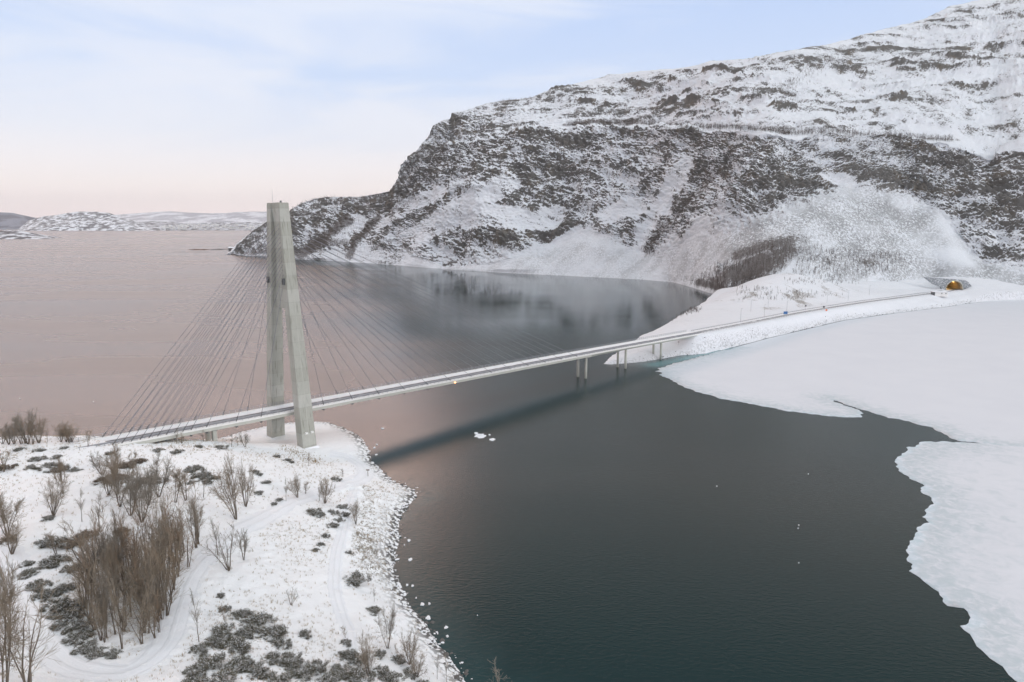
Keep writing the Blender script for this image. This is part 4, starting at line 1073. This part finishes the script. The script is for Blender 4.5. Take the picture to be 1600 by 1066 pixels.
def inpoly(x, y, pts):
    c = False; j = len(pts)-1
    for i in range(len(pts)):
        if ((pts[i][1] > y) != (pts[j][1] > y)) and x < (pts[j][0]-pts[i][0])*(y-pts[i][1])/(pts[j][1]-pts[i][1])+pts[i][0]: c = not c
        j = i
    return c
THK = [(122, 925), (150, 885), (205, 880), (262, 868), (300, 838), (322, 842), (312, 872), (280, 905), (268, 960), (243, 1000), (190, 1020), (152, 1000), (130, 960)]
cnt = 0; spots = []
while cnt < 104:
    x, y = random.uniform(118, 325), random.uniform(838, 1022)
    if not inpoly(x, y, THK) or any(math.hypot(x-a, (y-b)*1.3) < 6 for a, b in spots): continue
    spots.append((x, y)); cnt += 1
    plant('thicket' if random.random() < .8 else 'willow', x, y, random.uniform(60, 122), random.uniform(24, 46), 'brown leafless tree inside the dense thicket in the bend of the path', 'tree', 'trees of the dense thicket')

# ------------------------------------------------------------------ junipers and brown bushes
def juniper_proto(seed, brown=False):
    r = np.random.default_rng(seed); root = empty('brown_bush' if brown else 'juniper_shrub'); V1, V2 = [], []
    for c in range(64):
        az = r.uniform(0, 6.28); rad = math.sqrt(r.uniform())*.46*(1+.28*math.sin(2*az+seed)+.2*math.sin(5*az+2*seed)); rad = min(rad, .6); cx, cy = rad*math.cos(az), rad*math.sin(az); top = .95*math.sqrt(max(.06, 1-(rad/.62)**2))*r.uniform(.35, 1.0)
        for k in range(70):
            h0 = top*r.uniform(.0, .8); b = np.array([cx, cy, h0])+r.normal(size=3)*[.035, .035, .06]; d = np.array([cx*1.3, cy*1.3, .75])+r.normal(size=3)*.42; d /= np.linalg.norm(d)
            l = r.uniform(.06, .15); sd = np.cross(d, r.normal(size=3)); sd /= np.linalg.norm(sd); wd = r.uniform(.006, .012)
            q = [b-sd*wd, b+sd*wd, b+d*l+sd*wd*.3, b+d*l-sd*wd*.3]
            if h0 > top*.25 and r.uniform() < (.12 if brown else .34):
                q = [x_+np.array([0, 0, .02]) for x_ in (b-sd*.015, b+d*.015+np.cross(sd, [0, 0, 1])*.012, b+sd*.015, b+d*.05)]; V2 += q
            else: V1 += q
    def bld(nm, v, m): 
        v = np.array(v); v[:, 2] = np.maximum(v[:, 2], -.05); return mesh_obj(nm, v, np.arange(len(v)).reshape(-1, 4), m, root)
    bld('twigs' if brown else 'foliage', V1, M_BUSHB if brown else M_JUN); bld('snowy_foliage', V2, M_SNOW); return root
JP = [juniper_proto(s) for s in (61, 62, 63)]+[juniper_proto(s, True) for s in (71, 72)]; jused = set()
def juniper(px, py, wpx, hpx, label, group=None, brown=False):
    p = near.hit(px, py+hpx*.35)
    if p is None: return
    k = random.choice((3, 4)) if brown else random.randrange(3); o = JP[k] if k not in jused else copy_tree(JP[k]); jused.add(k)
    dep_ = p[1]*CP-(p[2]-H)*SP; wm = wpx*dep_/F
    o.location = [float(q) for q in p-np.array([0, 0, .05])]; o.rotation_euler = (0, 0, random.uniform(0, 6.28))
    s = wm/.98; o.scale = (s, s*random.uniform(.8, 1.0), max(.8, hpx*dep_/F*.62)); tag(o, label, 'bush' if brown else 'shrub', group)
for px, py, a, b, lb in [(554, 901, 44, 22, 'large snow-dusted juniper mound alone on the slope above the shore'), (477, 988, 22, 20, 'small dark conical juniper on clean snow in the lower middle'), (540, 1003, 20, 12, 'low juniper with a sapling growing out of it'), (582, 952, 26, 14, 'pale snow-covered juniper on the slope near the boulders'),
                         (509, 835, 14, 12, 'round dark juniper standing alone between the two shore paths'), (500, 849, 13, 9, 'upper one of the pair of tiny junipers left of the lower track'), (493, 858, 12, 9, 'lower one of the pair of tiny junipers left of the lower track'), (525, 747, 22, 9, 'dark low juniper beside the tower path'), (430, 712, 15, 7, 'dark flat juniper on the mound left of the near tower leg'),
                         (76, 807, 20, 9, 'small green juniper at the foot of the fan shaped willow at left'), (545, 862, 12, 9, 'thin pale juniper right of the lower track')]:
    juniper(px, py, a, b, lb)
for px, py, a, b in [(490, 797, 26, 11), (499, 803, 18, 8), (535, 790, 20, 9), (521, 798, 18, 10), (537, 802, 18, 10), (529, 811, 16, 9), (519, 819, 20, 10)]:
    juniper(px, py, a, b, 'snow-dusted juniper in the cluster where the two shore paths split', 'junipers at the path split')
for px, py, a, b in [(415, 752, 16, 8), (404, 769, 16, 7), (435, 780, 14, 7), (428, 787, 10, 5), (405, 741, 12, 6), (448, 718, 12, 5), (396, 736, 16, 7), (345, 698, 24, 6), (277, 705, 20, 5), (310, 697, 14, 4), (455, 722, 9, 4)]:
    juniper(px, py, a, b, 'small flat juniper on the snowy mound between the tower and the willows', 'junipers on the mound')
for px, py, a, b in [(300, 731, 32, 16), (312, 740, 30, 12), (322, 746, 28, 10), (335, 745, 18, 8), (298, 752, 16, 8), (326, 752, 18, 6)]:
    juniper(px, py, a, b, 'grey juniper in the row on the upper slope left of the tallest willow', 'junipers on the upper slope')
for px, py, a, b in [(60, 715, 26, 8), (74, 726, 36, 11), (92, 731, 36, 9), (88, 712, 16, 8), (115, 735, 26, 6), (50, 728, 20, 7), (100, 700, 14, 4), (30, 702, 16, 4), (60, 703, 18, 5), (170, 708, 14, 4), (245, 704, 20, 4), (24, 726, 10, 5)]:
    juniper(px, py, a, b, 'low dark juniper on the open snow at upper left below the crest', 'junipers at upper left')
for px, py, a, b in [(80, 843, 40, 20), (80, 876, 44, 18), (45, 893, 30, 16), (56, 912, 38, 20), (75, 925, 36, 18), (90, 940, 46, 22), (108, 955, 44, 22), (118, 975, 44, 20), (125, 992, 40, 18), (135, 1008, 40, 16), (150, 1020, 34, 12), (78, 962, 26, 10), (92, 975, 26, 10), (108, 998, 26, 10), (100, 915, 30, 16), (120, 940, 36, 18), (112, 885, 30, 12), (40, 880, 22, 9), (175, 1022, 30, 10), (62, 930, 26, 12)]:
    juniper(px, py, a, b, 'snow-dusted juniper in the belt between the left path and the thicket', 'junipers beside the thicket')
for px, py, a, b in [(375, 958, 36, 20), (400, 968, 46, 26), (425, 985, 44, 26), (440, 1000, 34, 20), (385, 985, 40, 22), (350, 985, 44, 24), (365, 1005, 50, 28), (335, 1000, 34, 20), (310, 1012, 30, 16), (330, 1030, 46, 26), (370, 1035, 50, 28), (305, 1045, 40, 22), (340, 1060, 50, 26), (400, 1045, 44, 22), (430, 1025, 36, 20), (455, 1028, 40, 20), (470, 1045, 44, 22), (435, 1060, 46, 22), (495, 1040, 36, 18), (510, 1060, 44, 22), (540, 1022, 34, 18), (555, 1030, 40, 20), (560, 1055, 46, 24), (595, 1050, 44, 22), (530, 1048, 40, 20), (610, 1062, 40, 18), (300, 1070, 46, 22), (400, 1078, 50, 24), (480, 1080, 46, 22), (620, 1030, 26, 12), (640, 1050, 30, 12), (660, 1072, 34, 14), (590, 1020, 24, 12), (350, 950, 20, 9), (345, 930, 14, 6)]:
    juniper(px, py, a, b, 'snow-dusted juniper in the spreading patch along the bottom edge', 'junipers along the bottom edge')
for px, py, h_, w_ in [(195, 728, 18, 30), (232, 752, 16, 44), (172, 750, 13, 40), (110, 848, 22, 38), (135, 836, 18, 30), (190, 832, 12, 26), (205, 765, 12, 26), (6, 732, 12, 24), (92, 735, 10, 24), (12, 845, 14, 30), (215, 722, 14, 24)]:
    juniper(px, py-4, w_, h_, 'low brown twiggy bush spreading over the snow among the willows', 'brown bushes among the willows', True)

# ------------------------------------------------------------------ boulders, floes, dry grass
def rock_mesh(name, seed, flat=.7):
    bm = bmesh.new(); bmesh.ops.create_icosphere(bm, subdivisions=2, radius=.5); r = np.random.default_rng(seed); off = r.uniform(0, 50)
    for v in bm.verts:
        c = np.array(v.co); k = 1+.55*float(perlin(np.array(c[0]*2+off), np.array(c[1]*2), np.array(c[2]*2))); v.co = Vector((c[0]*k, c[1]*k, c[2]*k*flat))
    me = bpy.data.meshes.new(name); bm.to_mesh(me)
    cap = bmesh.new(); cap.from_mesh(me); bmesh.ops.delete(cap, geom=[f for f in cap.faces if f.normal.z < .45 or f.calc_center_median().z < .12], context='FACES')
    for v in cap.verts: v.co = v.co*1.05+Vector((0, 0, .04))
    mc = bpy.data.meshes.new('snow_cap'); cap.to_mesh(mc); bm.free(); cap.free()
    me.materials.append(M_STONE); mc.materials.append(M_SNOW); return me, mc
RK = [rock_mesh('boulder', s) for s in range(5)]
def boulder(p, size, label, group):
    me, mc = random.choice(RK); o = bpy.data.objects.new('boulder', me); COL.objects.link(o); o.location = [float(q) for q in p]
    o.rotation_euler = (0, 0, random.uniform(0, 6.28)); o.scale = (size*random.uniform(.8, 1.4), size*random.uniform(.8, 1.2), size*random.uniform(.6, .95)); tag(o, label, 'boulder', group)
    if random.random() < .5: c = bpy.data.objects.new('snow_cap', mc); COL.objects.link(c); c.parent = o
sp = curve([q[:2] for q in shore_w[14:34]], .35); k = 0
while k < 280:
    q = sp[int(random.betavariate(1.25, .9)*(len(sp)-1))]; d = random.gauss(.2, 1.2); a = random.uniform(0, 6.28); x, y = q[0]+d+random.gauss(0, .4), q[1]+random.gauss(0, .7)
    z = float(near.z(x, y))
    if z < -.7 or z > 1.6: continue
    boulder((x, y, max(z, -.15)+.05), random.choice((.25, .3, .3, .35, .4, .45, .5, .6, .75, 1.0)), 'small boulder among the many strewn along the near shoreline', 'boulders along the near shore'); k += 1
def floe(px, py, wpx, label, group=None, hgt=.35):
    p = atz(px, py, 0); dep_ = p[1]; r = wpx*dep_/F/2; n_ = 14; pts = []
    for i in range(n_):
        a = 2*math.pi*i/n_; k = random.uniform(.6, 1.15); pts.append((r*k*math.cos(a), r*k*math.sin(a)*1.3))
    V = [(x, y, -.1) for x, y in pts]+[(x*.85, y*.85, hgt*random.uniform(.4, 1)) for x, y in pts]+[(0, 0, hgt)]
    fc = [(i, (i+1) % n_, n_+(i+1) % n_, n_+i) for i in range(n_)]+[(n_+i, n_+(i+1) % n_, 2*n_) for i in range(n_)]
    o = mesh_obj('ice_floe', V, fc, M_SNOW); o.location = [float(q) for q in p]; tag(o, label, 'ice floe', group)
floe(750, 681, 20, 'largest white ice floe drifting in mid channel below the bridge', hgt=.25)
floe(744, 677.5, 7, 'small raised ice lump at the back of the largest floe')
floe(769, 687, 11, 'lone white ice floe right of the largest one in mid channel', hgt=.25)
floe(765, 680, 4, 'tiny ice lump between the two mid channel floes')
floe(598, 670, 6, 'thin ice scrap off the point under the tower')
for px, py, ww in [(589, 695, 4), (585, 700, 4.5), (588, 711, 4.5), (639, 845, 6), (641, 875, 8), (636, 915, 5), (645, 916, 5), (660, 945, 8), (671, 944, 5), (669, 966, 10), (697, 981, 7), (699, 995, 5), (632, 852, 3), (650, 935, 3)]:
    floe(px, py, ww, 'small white ice lump afloat just off the near stony shore', 'ice lumps along the near shore', .3)
for px, py, ww in [(1120, 760, 3), (1248, 821, 3), (1247, 826, 3), (1263, 741, 2.5), (31, 623, 3), (146, 628, 3), (746, 962, 2.5), (1248, 880, 2.5)]:
    floe(px, py, ww*.62, 'tiny white ice fleck far out on the open water', 'ice flecks on open water', .2)
# dry grass tufts poking through the snow: one uncountable cover
V, k = [], 0
while k < 9000:
    x, y = random.uniform(-150, 0), random.uniform(70, 225); z = float(near.z(x, y))
    i, j = int((x-near.x0)/near.step), int((y-near.y0)/near.step)
    if z < .5 or dp[j, i] < 2.9 or dt[j, i] < 1.7: continue
    dens = .12+.9*max(0, bare[j, i]); 
    if (x+70)**2+(y-218)**2 < 420 : continue
    if random.random() > dens: continue
    k += 1
    for _ in range(5):
        a = random.uniform(0, 6.28); l = random.uniform(.25, .55); b = np.array([x+random.gauss(0, .14), y+random.gauss(0, .14), z-.05]); d = np.array([math.cos(a)*.5, math.sin(a)*.5, 1])*l; s_ = np.array([-math.sin(a), math.cos(a), 0])*.035
        V += [b-s_, b+s_, b+d]
for _ in range(260):    # the straw-coloured bank in front of the tower
    u = random.random(); h = near.hit(440+u*62+random.gauss(0, 5), 700+u*22+random.gauss(0, 3.5))
    if h is None: continue
    for _ in range(4):
        a = random.uniform(0, 6.28); l = random.uniform(.25, .5); d = np.array([math.cos(a)*.5, math.sin(a)*.5, 1])*l; s_ = np.array([-math.sin(a), math.cos(a), 0])*.06; V += [h-s_, h+s_, h+d]
tag(mesh_obj('dry_grass', V, np.arange(len(V)).reshape(-1, 3), M_GRASS), kind='stuff')

# ------------------------------------------------------------------ far woods of bare birch (read as masses)
def wood(name, bases, hgt, m, dens=9):
    V = []; F_ = []
    for b in bases:
        h = hgt*random.uniform(.6, 1.15); b = np.array(b)-[0, 0, .4]; lean = np.array([random.gauss(0, .08), random.gauss(0, .08), 1])
        def tri(a, c, wd):
            dd = c-a; s_ = np.cross(dd, np.array([random.gauss(0, .4), 1, random.gauss(0, .3)])); s_ /= np.linalg.norm(s_)+1e-9; V.extend([a-s_*wd, a+s_*wd, c])
        tri(b, b+lean*h, .10)
        for _ in range(dens):
            u = random.uniform(.2, .85); a = b+lean*h*u; az = random.uniform(0, 6.28); l = h*random.uniform(.22, .42)*(1.15-u*.6)
            tri(a, a+np.array([math.cos(az)*l*.75, math.sin(az)*l*.75, l*.8]), .065)
    return tag(mesh_obj(name, V, np.arange(len(V)).reshape(-1, 3), m), kind='stuff')
def scatter(poly, n_):
    o = []; xs_ = [q[0] for q in poly]; ys_ = [q[1] for q in poly]
    while len(o) < n_:
        x, y = random.uniform(min(xs_), max(xs_)), random.uniform(min(ys_), max(ys_))
        if inpoly(x, y, poly): o.append((x, y))
    return o
def line(pts, n_, wd):
    o = []
    for _ in range(n_):
        u = random.random()*(len(pts)-1); i = int(u); f = u-i; o.append((pts[i][0]*(1-f)+pts[i+1][0]*f+random.gauss(0, wd), pts[i][1]*(1-f)+pts[i+1][1]*f+random.gauss(0, wd*.5)))
    return o
wood('cove_birchwood', [on_mountain(*q) for q in scatter([(1068, 444), (1105, 425), (1150, 405), (1195, 385), (1235, 378), (1245, 400), (1225, 425), (1195, 440), (1150, 452), (1120, 462), (1090, 452)], 950)], 8.5, M_FOREST)
wood('cove_birchwood', [on_mountain(*q) for q in scatter([(1110, 452), (1150, 438), (1190, 432), (1215, 436), (1160, 455), (1132, 463)], 240)], 7, M_FOREST)
wood('bench_birchwood', [on_mountain(*q) for q in line([(885, 197), (920, 194), (970, 193), (1020, 194), (1080, 201), (1140, 201), (1200, 206), (1240, 211), (1300, 209), (1350, 214), (1420, 217), (1490, 221)], 1900, 2.2)], 8.5, M_FOREST, 8)
wood('slope_birchwood', [on_mountain(*q) for q in line([(1105, 275), (1070, 320), (1030, 370), (1015, 395)], 420, 10)+line([(1310, 95), (1260, 115), (1225, 145), (1240, 165)], 260, 11)+line([(780, 159), (835, 156)], 70, 2)+scatter([(740, 220), (880, 215), (860, 270), (760, 265)], 160)+scatter([(1120, 240), (1300, 240), (1260, 330), (1100, 330)], 420)], 6, M_FOREST, 7)
wood('headland_birchwood', [on_mountain(*q) for q in line([(545, 348), (510, 378), (470, 398)], 330, 9)+line([(590, 345), (560, 378), (545, 400)], 170, 7)+line([(455, 330), (480, 316), (510, 311), (560, 311), (600, 305)], 180, 3)+scatter([(380, 395), (440, 345), (560, 315), (600, 330), (540, 400)], 330)], 8, M_FOREST, 7)
wood('slope_birchwood', [on_mountain(*q) for q in scatter([(1245, 385), (1420, 398), (1410, 425), (1340, 438), (1240, 435)], 420)+scatter([(1060, 440), (1110, 412), (1200, 370), (1300, 372), (1260, 405), (1235, 440), (1150, 458)], 260)+line([(1235, 395), (1300, 398), (1380, 402), (1415, 412)], 170, 7)], 5.8, M_FOREST, 8)
wood('shore_scrub', [h for h in (far.hit(*q) for q in line([(1030, 506), (1055, 494), (1075, 487), (1090, 484)], 220, 4)+scatter([(1150, 445), (1200, 450), (1320, 462), (1240, 470), (1150, 470)], 170)+scatter([(1220, 437), (1380, 432), (1340, 446), (1240, 446)], 120)) if h is not None], 3.6, M_FOREST, 9)
# separate small birches dotted on the snow beside the wood
mb_v = []
def lone_mesh():
    s = Seg()
    s.add(np.zeros(3), np.array([.02, 0, 1.0]), .02, .008)
    for _ in range(26):
        u = random.uniform(.25, .9); az = random.uniform(0, 6.28); l = random.uniform(.12, .34); s.add(np.array([.02*u, 0, u]), np.array([.02*u+math.cos(az)*l*.7, math.sin(az)*l*.7, u+l*.7]), .011, .006)
    o = s.build('bare_birch', M_FOREST, None); return o
lone = lone_mesh(); first = True
for q in scatter([(1250, 405), (1400, 412), (1380, 430), (1300, 440), (1235, 436)], 40):
    o = lone if first else lone.copy()
    if not first: COL.objects.link(o)
    first = False; h = random.uniform(4.5, 7); o.location = [float(v) for v in on_mountain(*q)]; o.scale = (h, h, h); o.rotation_euler = (0, 0, random.uniform(0, 6))
    tag(o, 'small bare birch dotted on the white slope between the dense wood and the tunnel', 'tree', 'birches dotted on the white slope')
# riprap along the embankment foot
V = []; F_ = []
ico = bmesh.new(); bmesh.ops.create_icosphere(ico, subdivisions=1, radius=.5); iv = np.array([v.co[:] for v in ico.verts]); fi = np.array([[v.index for v in f.verts] for f in ico.faces]); ico.free()
pts = curve([q[:2] for q in bay_w[2:15]], 1.0); Vs, Fs = [], []
for k in range(300):
    q = pts[random.randrange(len(pts))]; o_ = abs(random.gauss(0, 1.5)); x, y = q[0]-o_*.6, q[1]+o_*.8; z = float(far.z(x, y))
    if z < -.4: continue
    s_ = random.uniform(.3, .85); Fs.append(fi+len(Vs)*12); Vs.append(iv*np.array([s_*random.uniform(.8, 1.4), s_, s_*.7])*(1+rng.uniform(-.18, .18, (12, 1)))+[x, y, z+.1])
def m_riprap():
    m, t, b, pos = new_mat('riprap_stone', .85, .2); g = t.add('ShaderNodeNewGeometry'); s3 = t.add('ShaderNodeSeparateXYZ'); t.link(g.outputs['Normal'], s3.inputs[0])
    t.link(t.mix(t.smooth(t.math('ADD', s3.outputs[2], t.math('MULTIPLY', t.noise(pos, 1.2, 3), .4)), .75, 1.0), (.10, .10, .10), (.82, .83, .86)), b.inputs['Base Color']); return m
tag(mesh_obj('riprap', np.concatenate(Vs), np.concatenate(Fs), m_riprap()), kind='stuff')
# the town on the far coast, a dusting of pale houses
mb = MB()
for _ in range(90):
    p = atz(random.uniform(250, 400), random.uniform(352, 359.3), 6+random.uniform(0, 10)); p = atd(random.uniform(255, 400), random.uniform(351, 358.5), 7990+random.uniform(0, 250))
    mb.box((p[0], p[1]-60, max(p[2], 8)), (random.uniform(8, 18), 8, random.uniform(5, 9)))
tag(mb.build('distant_town', M_WHITE), kind='stuff')
# skerry and jetty off the headland
M_WEED = m_plain('brown_seaweed', (.13, .075, .055), .8, .3, .2)
def skerry(x0, x1, y, wid, hgt, m, name, label):
    a, b = atz(x0, y), atz(x1, y); n_ = 40; V = []
    for i in range(n_+1):
        u = i/n_; p = a*(1-u)+b*u; k = math.sin(math.pi*u)**.5*(.6+.6*abs(float(perlin(np.array(u*9), np.array(y), np.array(2.2)))))
        V += [(p[0], p[1]-wid*k, -.5), (p[0], p[1]-wid*.3*k, hgt*k), (p[0], p[1]+wid*.4*k, hgt*.8*k), (p[0], p[1]+wid*k, -.5)]
    return tag(mesh_obj(name, V, grid_faces(n_+1, 4), m, smooth=True), label, 'skerry')
skerry(293, 330, 390.6, 22, 3.2, M_WEED, 'skerry', 'low reddish brown skerry off the tip of the far headland')
skerry(268, 332, 394.0, 9, .8, M_STONE, 'skerry', 'thin dark reef just breaking the water in front of the brown skerry')
skerry(338, 348, 390, 10, 3.4, M_STONE, 'skerry', 'small grey islet between the brown skerry and the headland')
p0, p1 = atz(330, 391), atz(366, 390); mb = MB(); mb.tube([p0+ZZ*1.6, p1+ZZ*2.0], .8, 4)
for i in range(7): q = p0*(1-i/6)+p1*(i/6); mb.tube([q-ZZ*2, q+ZZ*1.6], .4, 5)
o = mb.build('jetty', M_STEEL); tag(o, 'thin dark jetty linking the brown skerry to the headland', 'jetty')
hb = atz(363, 391.5, 1.0); bh = empty('boathouse', hb); tag(bh, 'small grey boathouse at the water tip of the far headland', 'building')
mb = MB(); mb.box((0, 0, 3), (8, 6, 4)); mb.build('wall', M_STONE, bh); mb = MB(); mb.hexa([(-9, -7, 7.02), (9, -7, 7.02), (9, 7, 7.02), (-9, 7, 7.02)], [(-9, -.3, 10), (9, -.3, 10), (9, .3, 10), (-9, .3, 10)]); mb.build('roof', M_SNOW, bh)

# ------------------------------------------------------------------ haze over the fjord
def haze():
    m = bpy.data.materials.new('air_haze'); m.use_nodes = True; t = NT(m.node_tree); t.n.clear()
    o_ = t.add('ShaderNodeOutputMaterial'); v = t.add('ShaderNodeVolumePrincipled'); v.inputs['Density'].default_value = 2.4e-5; v.inputs['Color'].default_value = (.97, .97, 1, 1); v.inputs['Anisotropy'].default_value = .1
    t.link(v.outputs[0], o_.inputs['Volume'])
    mb = MB(); mb.box((0, 9000, 449), (26500, 13500, 456)); o = mb.build('haze', m); tag(o, kind='stuff')
HAZE = True
if HAZE: haze()
